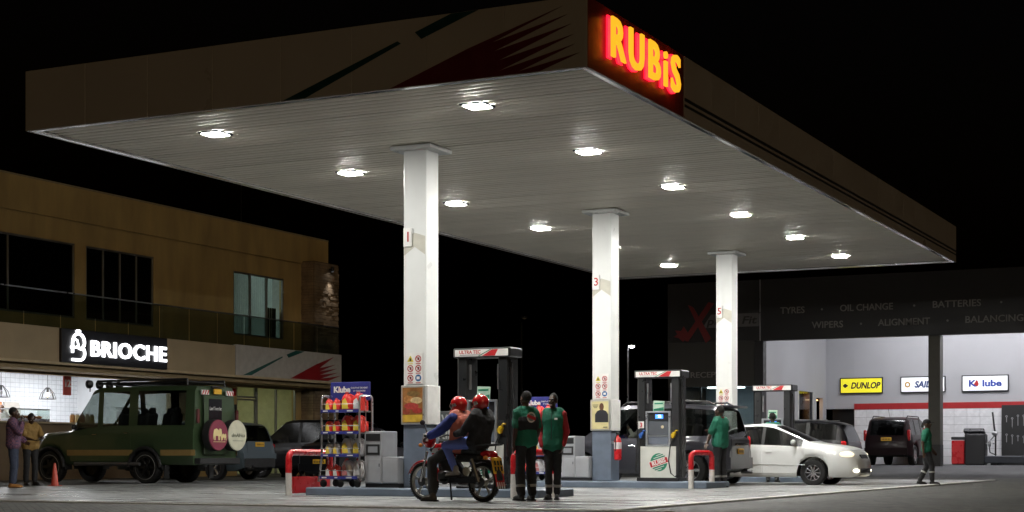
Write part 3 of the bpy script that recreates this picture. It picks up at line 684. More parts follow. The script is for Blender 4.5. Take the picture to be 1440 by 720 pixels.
M().box((1.4, .1, .12), (.9, .8, .2), .02).build('red_ramp', RED, tj)
ts = thing('tyre_changer_post', 'tall thin tyre changer post with hose by the tool board', 'machine', (-11.5, 66.5, .33))
M().tube([(0, 0, 0), (0, 0, 1.2), (-.05, 0, 1.5), (-.12, 0, 2.1)], .035, 8).build('post', BLACKP, ts); M().tube([(0, -.05, 1.2), (-.25, -.1, .9), (-.2, -.1, .5), (.02, -.05, .4)], .02, 8).build('hose', RUB, ts)
M().ell((-.02, -.08, 1.25), (.12, .06, .09)).build('gauge', STEEL, ts, smooth=True)
# street lamp far behind
for k, (x, y, hgt, lit) in enumerate(((-30.4, 74.2, 6.1, 1), (-41.0, 84.0, 8.6, 0))):
    sl_ = thing('street_lamp', ('bright street lamp on thin pole beyond the forecourt', 'unlit street lamp pole in the dark background')[k], 'street lamp', (x, y, 0))
    M().tube([(0, 0, 0), (0, 0, hgt - .1)], [.08, .05], 10).build('pole', STEEL if lit else DARKM, sl_)
    M().tube([(0, 0, hgt - .12), (.25, -.2, hgt)], .035, 8).build('arm', STEEL if lit else DARKM, sl_)
    M().box((.3, -.24, hgt), (.34, .34, .1), .02).build('lamp_head', DARKM, sl_)
    M().ell((.3, -.26, hgt - .06), (.14, .14, .08), 12, 8).build('bulb', EM('street_bulb', (.95, .98, 1), 60) if lit else P('dull_bulb', (.5, .5, .5), .2), sl_, smooth=True)

# ================================================================== pumps
PB_ = P('pump_black', (.018, .019, .02), .35, coat=.2); PWH = P('pump_white', (.66, .67, .62), .35, var=.08); PSL = P('pump_silver', (.5, .52, .55), .35, .7)
PGR = P('pump_grey', (.09, .1, .115), .4); PGN = P('print_green', (.01, .22, .12), .45); PRD = P('print_red_b', (.5, .02, .025), .45)
def make_pump(num, label, y):
    p = thing('fuel_pump', label, 'fuel pump', (-13.08, y, .157), 0, 'fuel pumps')
    M().box((0, 0, .04), (1.0, .5, .08), .01).build('plinth', BLACKP, p)
    for s in (-1, 1):
        M().box((s * .4, 0, 1.2), (.19, .42, 2.24), .02).build('upright', PB_, p)
        M().tube([(s * .5, -.1, .1), (s * .5, -.1, 2.25)], .012, 8).build('cable_duct', BLACKP, p)
        M().box((s * .28, -.13, 1.95), (.04, .05, .44), .008).build('hose_mast', STEEL, p)
    for f in (-1, 1):
        M().box((0, f * .215, .42), (.84 if f < 0 else .84, .02, .7), .006).build('lower_panel', PWH, p)
    M().box((0, 0, .44), (.62, .4, .74), .01).build('body', PGR, p)
    M().box((0, 0, 1.16), (.6, .38, .68), .02).build('display_body', PGR, p)
    fr = M()
    for x in (-.27, .27): fr.box((x, -.21, 1.16), (.05, .05, .78), .008)
    for z in (.79, 1.53): fr.box((0, -.21, z), (.49, .05, .04), .008)
    fr.build('display_frame', PSL, p)
    M().box((0, -.196, 1.42), (.47, .012, .17), .003).build('screen_panel', BLACKP, p)
    M().box((.02, -.205, 1.43), (.18, .01, .09), .002).build('screen', EM('screen_blue', (.05, .2, .9), 2.2), p)
    text('72', .07, (.03, -.213, 1.43), (0, -1, 0), EM('screen_digits', (.8, .9, 1), 3), p, off=.003)
    M().box((0, -.2, 1.17), (.47, .02, .3), .004).build('keypad_panel', PGR, p); M().box((0, -.213, 1.0), (.47, .01, .02)).build('panel_rib', PSL, p)
    M().box((0, -.2, .9), (.47, .02, .16), .004).build('tray', P('tray_blue', (.13, .15, .19), .5), p)
    M().lathe([(.035, 0), (.035, .02)], 14, (.1, -.2, 1.2), 'y').build('button', P('button_cream', (.7, .6, .4), .5), p)
    # header
    M().box((0, 0, 2.37), (1.12, .5, .17), .02).build('header', PB_, p)
    for f in (-1, 1): M().box((0, f * .252, 2.365), (1.04, .012, .12), .003).build('header_board', WHITE, p)
    text('ULTRA TEC', .085, (-.22, -.26, 2.378), (0, -1, 0), PRD, p, ext=.001, off=.002, width=.42)
    M().box((-.22, -.2595, 2.33), (.4, .003, .008)).build('subline', PGR, p)
    M().prism([(.02, -.055), (.27, -.055), (.33, .055), (.22, .055)], (0, -.2585, 2.365), ux, uz, .003).build('red_wedge', PRD, p)
    M().prism([(-.06, -.055), (-.03, -.055), (.2, .055), (.17, .055)], (0, -.2585, 2.365), ux, uz, .003).build('green_line', PGN, p)
    # small price topper
    M().box((-.02, -.12, 1.66), (.26, .02, .24), .006, ry=R(3)).build('price_card', P('card_green_white', (.45, .62, .5), .5), p)
    M().prism([(-.12, -.1), (.12, -.1), (.12, -.02), (-.12, -.06)], (-.02, -.132, 1.66), ux, uz, .003).build('card_print', PGN, p)
    M().box((-.02, -.1325, 1.72), (.2, .003, .03)).build('card_print', PGN, p)
    # number tag
    M().box((-.4, -.218, 1.24), (.14, .01, .17), .003).build('number_tag', WHITE, p); text(num, .14, (-.4, -.225, 1.24), (0, -1, 0), PRD, p, ext=.001, off=.004)
    # round emblem with banner
    em = M().lathe([(.2, 0), (.2, .004)], 28, (.02, -.2255, .42), 'y').build('emblem_disc', PGN, p)
    for a in (-1, 1):
        for q in range(2): M().box((.02 + a * .0, -.2305, .42 + a * (.12 + .045 * q)), (.26 - .12 * q, .003, .014), ry=R(-18)).build('emblem_stripe', WHITE, em)
    M().box((.02, -.232, .42), (.46, .006, .15), .002, ry=R(-18)).build('emblem_banner', WHITE, em); M().box((.02, -.2355, .42), (.43, .004, .12), .001, ry=R(-18)).build('emblem_banner', PRD, em)
    me = text_mesh('RUBIS', .13, .001, .005)
    me.transform(Matrix.Translation((.02, -.2385, .42)) @ basis((0, -1, 0)) @ Matrix.Rotation(R(18), 4, 'Z')); stuff(mobj('lettering', me, WHITE, em))
    # nozzles and hoses
    for s, mt, nm in ((-1, P('nozzle_blue', (.03, .12, .45), .4), 'nozzle'), (1, P('nozzle_yellow', (.75, .5, .02), .4), 'nozzle')):
        nz = M().box((s * .38, -.25, 1.02), (.07, .1, .14), .02, ry=R(20)); nz.tube([(s * .38, -.25, 1.05), (s * .38 + .05, -.26, 1.12), (s * .38 + .1, -.27, 1.12)], .018, 8); nz.tube([(s * .38, -.3, .95), (s * .38 - .04, -.31, 1.02), (s * .38, -.3, 1.08)], .01, 6)
        nz.build(nm, mt, p)
        M().box((s * .38, -.215, 1.05), (.13, .02, .26), .006).build('nozzle_boot', BLACKP, p)
    M().tube([(.38, -.27, .95), (.33, -.33, .8), (.3, -.36, .45), (.36, -.38, .18), (.46, -.37, .1), (.56, -.3, .25), (.6, -.2, .7), (.56, -.12, 1.4), (.52, -.1, 2.2)], .014, 8).build('hose', RUB, p, smooth=True)
    M().tube([(-.38, -.27, .95), (-.44, -.3, .6), (-.5, -.3, .2), (-.54, -.2, .3), (-.53, -.1, 1.2), (-.52, -.1, 2.2)], .014, 8).build('hose', RUB, p, smooth=True)
    return p
make_pump('1', 'tall fuel pump behind the motorcycle riders on the nearest island', 25.45)
make_pump('3', 'fuel pump with white front panel and round emblem beside the grey off-roader', 33.9)
make_pump('5', 'farthest fuel pump seen over the white saloon car', 42.3)
# ------------------------------------------------------------------ guard hoops
def hoop(p0, p1, label, hgt=.84):
    a, b = Vector((*p0, 0)), Vector((*p1, 0)); t = thing('guard_hoop', label, 'guard rail', tuple((a + b) / 2), 0, 'red and white guard hoops')
    o = (a + b) / 2; a, b = a - o, b - o; d = (b - a).normalized(); up = Vector((0, 0, 1)); rr = .12
    WW = P('post_white', (.7, .68, .64), .45, var=.15, sc=9)
    for q in (a, b): M().cyl(tuple(q), tuple(q + up * .42), .058, n=16).build('white_post', WW, t, smooth=True)
    pts = [a + up * .42, a + up * (hgt - rr - .055)]
    pts += [a + d * (rr - rr * math.cos(R(x))) + up * (hgt - .055 - rr + rr * math.sin(R(x))) for x in (22, 45, 67, 90)]
    pts += [b - d * (rr - rr * math.cos(R(x))) + up * (hgt - .055 - rr + rr * math.sin(R(x))) for x in (90, 67, 45, 22)]
    pts += [b + up * (hgt - rr - .055), b + up * .42]
    M().tube([tuple(q) for q in pts], .0585, 16).build('red_rail', RED, t, smooth=True); return t
h1 = hoop((-16.5, 24.32), (-16.55, 25.75), 'red and white steel hoop at the left end of the nearest island')
M().box((.0, .05, .2), (.05, 1.2, .3), .01).build('red_plate', RED, h1)
hoop((-12.1, 24.5), (-11.7, 25.2), 'guard hoop half hidden behind the attendant in the green shirt')
hoop((-12.08, 33.05), (-11.82, 33.65), 'red and white steel hoop at the right end of the middle island')
# ------------------------------------------------------------------ oil rack with its jugs
CHR = P('rack_steel', (.62, .63, .65), .3, .9); RBL = P('rack_blue', (.03, .035, .2), .45)
def jug_mesh(w_, h_):
    m = M(); n = 14
    prof = [(0, .46, .5), (.03, .5, .5), (.35, .5, .5), (.55, .46, .47), (.72, .33, .38), (.82, .2, .26)]
    m.rings([((x * 0 - w_ * (.06 if z > .5 else 0), 0, z * h_), a * w_, b * w_ * .72) for z, a, b in prof for x in (0,)], n)
    m.tube([(w_ * .18, 0, .8 * h_), (w_ * .42, 0, .72 * h_), (w_ * .47, 0, .5 * h_), (w_ * .4, 0, .36 * h_)], w_ * .075, 8)
    return m.mesh('jug')
JS, JL = jug_mesh(.15, .25), jug_mesh(.24, .37)
def capm(w_, h_): return M().lathe([(w_ * .15, 0), (w_ * .15, h_ * .1), (w_ * .1, h_ * .13)], 12, (-w_ * .08, 0, .8 * h_)).mesh('cap')
KS, KL = capm(.15, .25), capm(.24, .37)
def labm(w_, h_): return M().prism([(-.32 * w_, .1 * h_), (.2 * w_, .1 * h_), (.1 * w_, .42 * h_), (-.05 * w_, .62 * h_), (-.3 * w_, .5 * h_)], (0, -.352 * w_, 0), ux, uz, .006).mesh('paper_label')
LS, LL = labm(.15, .25), labm(.24, .37)
JR = P('jug_red', (.72, .05, .04), .35); JG = P('jug_grey', (.42, .42, .45), .35, .1); JV = P('jug_silver', (.6, .6, .63), .3, .2); JY = P('label_yellow', (.8, .6, .08), .5); JW = P('label_white', (.75, .73, .73), .5); JP = P('label_pink', (.55, .2, .2), .5)
def oil_rack(loc, where, full=True):
    r = thing('oil_rack', 'wheeled steel rack of motor oil jugs with blue header board ' + where, 'display rack', loc, 0, 'oil racks')
    for x in (-.4, .4):
        M().tube([(x * 1.12, -.24, .1), (x * 1.06, -.235, .3), (x, -.22, .5), (x, -.22, 1.56), (x, -.2, 1.63), (x, -.14, 1.65), (x, .16, 1.65), (x, .21, 1.62), (x, .22, 1.56), (x, .22, .1)], .02, 8).build('side_frame', CHR, r, smooth=True)
        M().tube([(x, 0, .3), (x, 0, 1.6)], .008, 6).build('side_wire', CHR, r)
    for k, z in enumerate((.17, .57, .98, 1.37)):
        d = .02 if k else .06
        M().box((0, 0, z), (.78, .43 + d, .02), .004).build('shelf', CHR, r)
        s_ = M().box((0, -.225 - d, z + .005), (.8, .012, .055), .002).build('price_strip', RBL, r)
        for q, ww in ((-.3, .1), (-.05, .06), (.22, .12)): M().box((q, -.233 - d, z + .005), (ww, .004, .02)).build('strip_print', WHITE, s_)
        M().tube([(-.4, -.235 - d / 2, z + .13), (.4, -.235 - d / 2, z + .13)], .006, 6).build('guard_wire', CHR, r)
    M().box((0, .12, 1.74), (.84, .03, .34), .006).build('header_board', RBL, r)
    text('K', .15, (-.3, .1, 1.77), (0, -1, 0), WHITE, r, off=.005); text('lube', .15, (-.12, .1, 1.77), (0, -1, 0), WHITE, r, off=.005)
    M().prism([(-.035, -.01), (-.02, -.05), (.02, -.05), (.035, -.01), (.01, .06)], (-.225, .104, 1.77), ux, uz, .004).build('drop_mark', PRD, r)
    for q in range(2): text(('QUALITY AT THE HEART', 'OF YOUR ENGINE')[q], .045, (.2, .1, 1.8 - .055 * q), (0, -1, 0), WHITE, r, ext=.001, width=(.36, .26)[q])
    for x in (-.36, 0, .36):
        M().lathe([(.065, -.02), (.07, -.012), (.07, .012), (.065, .02)], 16, (x, -.22, .07), 'y').build('castor', RUB, r); M().lathe([(.065, -.02), (.07, -.012), (.07, .012), (.065, .02)], 16, (x, .2, .07), 'y').build('castor', RUB, r)
    shelf = ('bottom', 'second lowest', 'third', 'top')
    for k, z in enumerate((.17, .57, .98, 1.37)):
        dx = 0
        rows = [(-.31, JS, KS, LS, 'left small'), (-.15, JS, KS, LS, 'second small'), (.06, JL, KL, LL, 'left large'), (.3, JL, KL, LL, 'right large')]
        if k >= 2: rows += [(.3, JS, KS, LS, 'rear small')]
        for q, (x, jm, km, lm, pos) in enumerate(rows):
            body = (JV if q > 1 else JR, JG, JR, JR)[k]; lb_ = (JP if q == 2 else JW, JY, JY, JW if q == 3 else JY)[k]
            col = ('silver' if q > 1 else 'red and silver', 'grey', 'red', 'red')[k]
            y = .12 if q == 4 else (-.1 if q < 2 else -.06)
            if not full and (q == 1): continue
            j = tag(mobj('oil_jug', jm, body, None, (loc[0] + x, loc[1] + y, loc[2] + z + .011), True), '%s %s oil jug, %s shelf, rack %s' % (pos, col, shelf[k], where), 'oil jug', 'motor oil jugs')
            j.rotation_euler = (0, 0, R(random.uniform(-14, 10)))
            mobj('cap', km, (P('cap_red', (.4, .02, .02), .4), BLACKP)[k == 1 or k == 2], j); mobj('paper_label', lm, lb_, j)
oil_rack((-15.8, 25.15, .157), 'on the nearest island')
oil_rack((-15.95, 33.55, .157), 'behind the two attendants', False)
# ------------------------------------------------------------------ grey payment cabinets
CAB = P('cabinet_grey', (.33, .34, .36), .45, var=.08)
for k, y in enumerate((25.35, 33.8)):
    c = thing('service_cabinet', ('stepped grey steel cabinet beside the oil rack on the nearest island', 'stepped grey steel cabinet beside the column on the middle island')[k], 'cabinet', (-15.02, y, .157), 0, 'grey service cabinets')
    M().box((-.18, 0, .54), (.36, .56, .94), .012).build('tall_unit', CAB, c); M().box((.17, .0, .31), (.335, .54, .48), .01).build('low_unit', CAB, c)
    M().box((-.0, 0, .035), (.7, .52, .07)).build('plinth', BLACKP, c)
    M().box((-.18, -.282, .9), (.3, .012, .13), .003).build('slot', BLACKP, c)
    fr = M().box((-.18, -.284, .68), (.28, .014, .19), .004).build('window', BLACKP, c)
    M().box((-.18, -.292, .68), (.2, .006, .11), .002).build('printer', P('printer_grey', (.25, .26, .28), .4), fr)
    M().box((-.18, -.283, .3), (.33, .012, .42), .004).build('door', CAB, c); M().box((.17, -.273, .3), (.31, .012, .42), .004).build('door', CAB, c)
    M().box((-.045, -.292, .4), (.014, .012, .06), .003).build('handle', BLACKP, c)
# ------------------------------------------------------------------ posters, extinguisher, sign board
def poster(y, label, kind):
    p = thing('poster_frame', label, 'poster', (-14.43 - .02, y - .235, 1.63), 0, 'column poster frames')
    M().box((0, -.02, 0), (.48, .04, .7), .012).build('frame', P('frame_alu', (.55, .54, .5), .35, .5), p)
    return p
pa = poster(25.46, 'framed poster of food on a yellow ground on the nearest column', 0)
M().box((0, -.042, 0), (.41, .006, .62)).build('sheet', P('poster_brown', (.28, .12, .035), .4, var=.6, sc=7), pa)
M().box((0, -.046, -.24), (.41, .004, .13)).build('yellow_strip', P('poster_yellow', (.6, .38, .05), .4, var=.25, sc=9), pa)
for k, (x, z, rx_, rz_, c) in enumerate(((-.08, .1, .1, .07, (.45, .2, .06)), (.08, .08, .12, .06, (.55, .4, .2)), (-.02, -.02, .15, .06, (.4, .05, .04)), (.1, -.1, .1, .05, (.35, .04, .03)), (-.12, -.12, .08, .05, (.3, .06, .03)), (.02, .2, .13, .05, (.2, .12, .04)))):
    M().prism([(rx_ * math.cos(a), rz_ * math.sin(a)) for a in np.linspace(0, 2 * math.pi, 15)[:-1]], (x, -.0455 - .0006 * k, z), ux, uz, .002).build('printed_shape', P('food%d' % k, c, .5, var=.4, sc=20), pa)
pb = poster(33.9, 'framed cream poster showing a man in dark clothes on the middle column', 1)
M().box((0, -.042, 0), (.41, .006, .62)).build('sheet', P('poster_cream', (.66, .58, .3), .4, var=.12, sc=4), pb)
M().prism([(-.15, -.16), (.17, -.16), (.17, .02), (.12, .09), (.05, .12), (-.03, .12), (-.1, .09), (-.15, .02)], (.03, -.0455, 0), ux, uz, .002).build('printed_figure', P('print_black2', (.02, .02, .025), .5), pb)
M().prism([(.055 * math.cos(a), .085 * math.sin(a)) for a in np.linspace(0, 2 * math.pi, 15)[:-1]], (.04, -.046, .19), ux, uz, .002).build('printed_head', P('print_skin', (.12, .05, .025), .5), pb)
for q in range(3): M().box((-.11, -.0465, .23 - .03 * q), (.14 - .03 * q, .003, .012)).build('print_line', P('print_black2', (.02, .02, .025), .5), pb)
M().box((.13, -.0465, -.27), (.1, .003, .02)).build('print_line', P('print_black2', (.02, .02, .025), .5), pb)
for k, y in enumerate((25.46, 33.9)):
    o = M().box((0, 0, 0), (.03, .48, .7), .012).build('side_board', WHITE, None, (-14.43 + .248, y, 1.63)); tag(o, ('plain white board on the right face of the nearest column', 'plain white board on the right face of the middle column')[k], 'board', 'white side boards')
fe = thing('fire_extinguisher', 'red fire extinguisher hanging on the middle column', 'fire extinguisher', (-14.06, 33.72, .62))
M().lathe([(.06, 0), (.085, .02), (.085, .42), (.06, .5), (.025, .53), (.025, .57)], 18).build('cylinder', RED, fe, smooth=True); M().box((0, 0, .6), (.05, .14, .05), .01).build('valve', BLACKP, fe)
M().tube([(0, -.05, .58), (0, -.13, .5), (0, -.12, .2)], .012, 8).build('hose', RUB, fe); M().box((-.1, 0, .4), (.1, .05, .06)).build('bracket', STEEL, fe)
M().lathe([(.0865, .25), (.0865, .4)], 18, cap=False).build('paper_label', JW, fe, smooth=True)
wy = thing('lane_sign', 'dark board with grey lettering seen between the column and the rider', 'sign', (-16.2, 29.5, .18))
M().box((0, 0, 1.15), (1.3, .08, .62), .01).build('board', P('board_charcoal', (.05, .055, .055), .4), wy)
for x in (-.5, .5): M().box((x, .02, .33), (.06, .06, 1.02)).build('leg', DARKM, wy)
text('ONE WAY', .3, (-.02, -.045, 1.27), (0, -1, 0), P('letter_dim', (.3, .31, .3), .5), wy, off=.006, width=1.1); text('PARKING', .3, (-.02, -.045, .98), (0, -1, 0), P('letter_dim', (.3, .31, .3), .5), wy, off=.006, width=1.1)
cn = thing('traffic_cone', 'orange red traffic cone beside the green safari truck', 'cone', (-26.54, 29.44, 0))
M().lathe([(.095, .03), (.09, .05), (.028, .54), (.024, .55)], 20).build('cone', P('cone_orange', (.5, .07, .045), .5), cn, smooth=True); M().box((0, 0, .015), (.24, .24, .03), .01).build('base', P('cone_orange', (.5, .07, .045), .5), cn)
# ================================================================== vehicles
AG = GLASS('car_glass', (.55, .6, .58), .75, .02); TG = GLASS('car_glass_dark', (.2, .21, .21), .6, .14)
SEAT = P('seat_fabric', (.05, .05, .052), .8); TRIM = P('car_trim', (.02, .02, .021), .5)
def sm(pts, x, k=.05):
    xs = np.array([p[0] for p in pts]); zs = np.array([p[1] for p in pts])
    return float(np.mean([np.interp(x + d, xs, zs) for d in np.linspace(-k, k, 7)]))
class Car:
    def __init__(s, S):
        s.__dict__.update(dict(roofw=.76, clear=.22, hoodw=.86, arch=.08, k=.05)); s.__dict__.update(S)
    def sec(s, x):
        w_ = sm(s.plan, x, .03); zt = sm(s.top, x, s.k); zb_ = min(sm(s.belt, x, .04), zt - .02)
        lo = sm(s.low, x, .03) if hasattr(s, 'low') else s.clear
        for ax in s.axles:
            Rr = s.wr + s.arch
            if abs(x - ax) < Rr: lo = max(lo, s.wr + math.sqrt(Rr * Rr - (x - ax) ** 2))
        lo = min(lo, zb_ - .12); h = zt - zb_
        f = min(1, max(0, (h - .1) / .3)); wr_ = w_ * (s.hoodw * (1 - f) + s.roofw * f); wb_ = w_ * .965
        g = lambda t: wb_ * (1 - t) + wr_ * t
        hh = min(1, h / .3)
        return [(w_ * .95, lo), (w_ * .99, lo + .05), (w_, lo + .5 * (zb_ - lo)), (w_ * .99, zb_ - .05), (wb_, zb_),
                (g(.07), zb_ + .07 * h), (g(.88), zb_ + .88 * h), (wr_ * .92, zt - .012 * hh), (wr_ * .5, zt + .006), (0, zt + .012)]
    def yz(s, x, z):
        r = s.sec(x); zz = [p[1] for p in r[:7]]; yy = [p[0] for p in r[:7]]
        return float(np.interp(z, zz, yy))
def patch(C, x0, x1, z0, z1, side, off, nx=8, nz=4, zf=None):
    m = M(); vs = []
    for i in range(nx + 1):
        x = x0 + (x1 - x0) * i / nx
        a, b = (zf(x) if zf else (z0, z1))
        for j in range(nz + 1):
            z = a + (b - a) * j / nz; vs.append((x, side * (C.yz(x, z) + off), z))
    fs = []
    for i in range(nx):
        for j in range(nz):
            q = (i * (nz + 1) + j, (i + 1) * (nz + 1) + j, (i + 1) * (nz + 1) + j + 1, i * (nz + 1) + j + 1)
            fs.append(q if side < 0 else q[::-1])
    m.add(vs, fs)
    # return edges so the panel reads as a thick sheet
    n0 = len(m.v); rim = [i * (nz + 1) for i in range(nx + 1)] + [nx * (nz + 1) + j for j in range(1, nz + 1)] + [i * (nz + 1) + nz for i in range(nx - 1, -1, -1)] + [j for j in range(nz - 1, 0, -1)]
    inn = [(m.v[i][0], m.v[i][1] - side * (off + .004), m.v[i][2]) for i in rim]
    k = len(rim); m.v += inn
    m.f += [(rim[i], rim[(i + 1) % k], n0 + (i + 1) % k, n0 + i) for i in range(k)]
    return m
def wheel(parent, x, y, r, wd, rim_mat, spokes=5, style='alloy', letters_=False):
    sgn = 1 if y > 0 else -1
    t = M().lathe([(r * .62, -wd * .42), (r * .8, -wd * .5), (r * .95, -wd * .46), (r, -wd * .3), (r, wd * .3), (r * .95, wd * .46), (r * .8, wd * .5), (r * .62, wd * .42)], 32, (0, 0, 0), 'y', cap=False)
    for k in range(36):   # tread blocks
        a = 2 * math.pi * k / 36; t.box((r * math.cos(a), 0, r * math.sin(a)), (.02, wd * .62, .035), 0, ry=-a)
    w_ = t.build('wheel', RUB, parent, (x, y, r), True)
    m = M(); R_ = r * .64
    m.lathe([(R_, -wd * .4), (R_, wd * .42), (R_ * .93, wd * .42), (R_ * .9, -wd * .1), (.02, -wd * .12)], 28, (0, 0, 0), 'y', cap=False)
    if style == 'steel':
        m.lathe([(R_ * .9, wd * .05), (R_ * .7, wd * .3), (R_ * .4, wd * .25), (R_ * .3, wd * .34), (.01, wd * .36)], 24, (0, 0, 0), 'y', cap=False)
        for k in range(6):
            a = 2 * math.pi * k / 6; m.cyl((R_ * .42 * math.cos(a), -wd * .27, R_ * .42 * math.sin(a)), (R_ * .42 * math.cos(a), -wd * .33, R_ * .42 * math.sin(a)), .012, n=8)
    else:
        for k in range(spokes):
            a = 2 * math.pi * k / spokes
            m.box((R_ * .52 * math.cos(a), -wd * .3, R_ * .52 * math.sin(a)), (R_ * .92, wd * .14, R_ * (.3 if spokes < 8 else .17)), .006, ry=-a)
        m.lathe([(R_ * .22, wd * .25), (R_ * .2, wd * .4), (.01, wd * .42)], 18, (0, 0, 0), 'y', cap=False)
    if sgn > 0: m.v = [(a, -b, c) for a, b, c in m.v]; m.f = [f[::-1] for f in m.f]
    m.build('rim', rim_mat, w_, smooth=True)
    M().lathe([(R_ * .86, 0), (R_ * .86, .01)], 24, (0, sgn * wd * .02, 0), 'y').build('brake_disc', TRIM, w_)
    if letters_:
        ring = M().lathe([(r * .74, 0), (r * .78, .004)], 32, (0, sgn * wd * .5 + (.002 if sgn < 0 else -.002), 0), 'y', cap=False); ring.build('white_ring', P('tyre_white', (.4, .4, .38), .7), w_)
    return w_
def make_car(name, label, loc, rz, S, paint, cat='car', group='parked and waiting cars', glass=None, extra=None):
    C = Car(S); t = thing(name, label, cat, loc, rz, group); L2 = C.L / 2; gl = glass or TG
    xs = set(np.round(np.linspace(-L2, L2, 64), 3)); Rr = C.wr + C.arch
    for ax in C.axles:
        xs = {x for x in xs if abs(x - ax) > Rr}
        xs |= set(np.round([ax + Rr * math.cos(R(a)) for a in range(0, 181, 12)], 3))
        xs |= {round(ax + Rr + .004, 3), round(ax - Rr - .004, 3)}
    edges = [e for w_ in C.wins for e in w_] + list(C.wsh) + list(C.rgl)
    xs = {x for x in xs if all(abs(x - e) > .012 for e in edges)} | {round(e, 3) for e in edges}
    xs = sorted(x for x in xs if -L2 <= x <= L2); secs = [C.sec(x) for x in xs]; n = len(secs[0])
    body = M(); vs = []
    for x, q in zip(xs, secs):
        vs += [(x, p[0], p[1]) for p in q] + [(x, -p[0], p[1]) for p in q[:-1]]
    st = 2 * n - 1
    idx = lambda i, j, sd: i * st + (j if sd > 0 or j == n - 1 else n + j)
    bf = []; wins = {}; 
    for i in range(len(xs) - 1):
        xm = (xs[i] + xs[i + 1]) / 2
        for j in range(n - 1):
            for sd in (1, -1):
                q = (idx(i, j, sd), idx(i + 1, j, sd), idx(i + 1, j + 1, sd), idx(i, j + 1, sd)); q = q[::-1] if sd > 0 else q
                q = q[::-1]
                key = None
                if j == 5:
                    for k, (a, b) in enumerate(C.wins):
                        if a < xm < b: key = ('side_window', k, sd)
                if j in (7, 8) or (j == 6 and C.__dict__.get('wideglass')):
                    if C.wsh[0] < xm < C.wsh[1]: key = ('windscreen', 0, 0)
                    if C.rgl[0] < xm < C.rgl[1]: key = ('rear_window', 0, 0)
                if key: wins.setdefault(key, []).append(q)
                else: bf.append(q)
    m0 = len(xs) - 1
    bf.append(tuple([idx(0, j, 1) for j in range(n)] + [idx(0, j, -1) for j in range(n - 2, -1, -1)]))
    bf.append(tuple([idx(m0, j, 1) for j in range(n)] + [idx(m0, j, -1) for j in range(n - 2, -1, -1)])[::-1])
    body.add(vs, bf); b = body.build('body', paint, t, smooth=True)
    bmm = bmesh.new(); bmm.from_mesh(b.data); bmesh.ops.recalc_face_normals(bmm, faces=bmm.faces); loose = [v for v in bmm.verts if not v.link_faces]; bmesh.ops.delete(bmm, geom=loose, context='VERTS'); bmm.to_mesh(b.data); bmm.free()
    for key, fs_ in wins.items():
        used = sorted({i for f in fs_ for i in f}); mp = {u: k for k, u in enumerate(used)}
        M().add([(vs[u][0], vs[u][1] * .996, vs[u][2] - .003) for u in used], [tuple(mp[i] for i in f) for f in fs_]).build(key[0], gl, t, smooth=True)
    # underbody, wheel wells, interior
    M().box((0, 0, C.clear + .2), (C.L - .5, C.W - .62, .36), .02).build('underbody', TRIM, t)
    for a, b_ in ((-L2 + .12, C.axles[0] - Rr - .02), (C.axles[0] + Rr + .02, C.axles[1] - Rr - .02), (C.axles[1] + Rr + .02, L2 - .12)):
        if b_ - a > .05: M().box(((a + b_) / 2, 0, C.clear + .2), (b_ - a, C.W * (.86 if a > C.axles[0] and b_ < C.axles[1] else .66), .3), .02).build('floor_pan', TRIM, t)
    cab0, cab1 = C.rgl[0] + .2, C.wsh[1] - .05
    zb0 = sm(C.belt, (cab0 + cab1) / 2)
    M().box(((cab0 + cab1) / 2, 0, zb0 - .42), (cab1 - cab0, C.W * .8, .05)).build('cabin_floor', TRIM, t)
    for sx in C.__dict__.get('seats', [cab1 - 1.15, cab1 - 2.0]):
        for y in (-.37, .37):
            s_ = M().box((sx, y, zb0 - .22), (.5, .48, .16), .05); s_.box((sx - .28, y, zb0 + .1), (.14, .46, .62), .05, ry=R(-12)); s_.box((sx - .36, y, zb0 + .46), (.09, .26, .18), .04, ry=R(-12))
            stuff(s_.build('seat', SEAT, t, smooth=True))
    M().box((cab1 - .1, 0, zb0 - .08), (.4, C.W * .78, .2), .05).build('dashboard', TRIM, t)
    M().tube([(cab1 - .5 - .07 * math.cos(a), .37 + C.__dict__.get('drv', -.74) + .17 * math.sin(a), zb0 + .02 + .16 * math.cos(a)) for a in np.linspace(0, 2 * math.pi, 17)], .014, 6, cap=False).build('steering_wheel', TRIM, t)
    # doors
    for (a, b_) in C.doors:
        for sd in (1, -1):
            zf = lambda x: (max(C.sec(x)[0][1] + .05, C.clear + .1), sm(C.belt, x, .04) - .012)
            d = patch(C, a + .012, b_ - .012, 0, 0, sd, .005, 10, 5, zf).build('door', paint, t, smooth=True)
            xh = a + .14 if C.__dict__.get('flip') else a + .16; zh = sm(C.belt, xh) - .12
            M().box((xh, sd * (C.yz(xh, zh) + .022), zh), (.16, .025, .028), .008).build('handle', C.__dict__.get('hmat', paint), d)
    # dark pillar covers between the side windows
    for (w0, w1) in zip(C.wins[:-1], C.wins[1:]):
        if name == 'safari_truck' or w1[0] - w0[1] > .2: continue
        for sd in (1, -1):
            zp = lambda x: (lambda q: (q[5][1], q[6][1]))(C.sec(x))
            patch(C, w0[1] - .004, w1[0] + .004, 0, 0, sd, .004, 2, 4, zp).build('pillar_cover', TRIM, t)
    # mirrors
    xm_ = C.wsh[1] - C.__dict__.get('mir', .34); zm = sm(C.belt, xm_) + .09
    for sd in (1, -1):
        yb = C.yz(xm_, zm)
        mm = M().box((xm_, sd * (yb + .11), zm + .02), (.1, .2, .14), .04); mm.box((xm_ + .02, sd * (yb + .01), zm - .04), (.05, .06, .05), .01)
        mm.build('mirror', C.__dict__.get('mmat', paint), t, smooth=True)
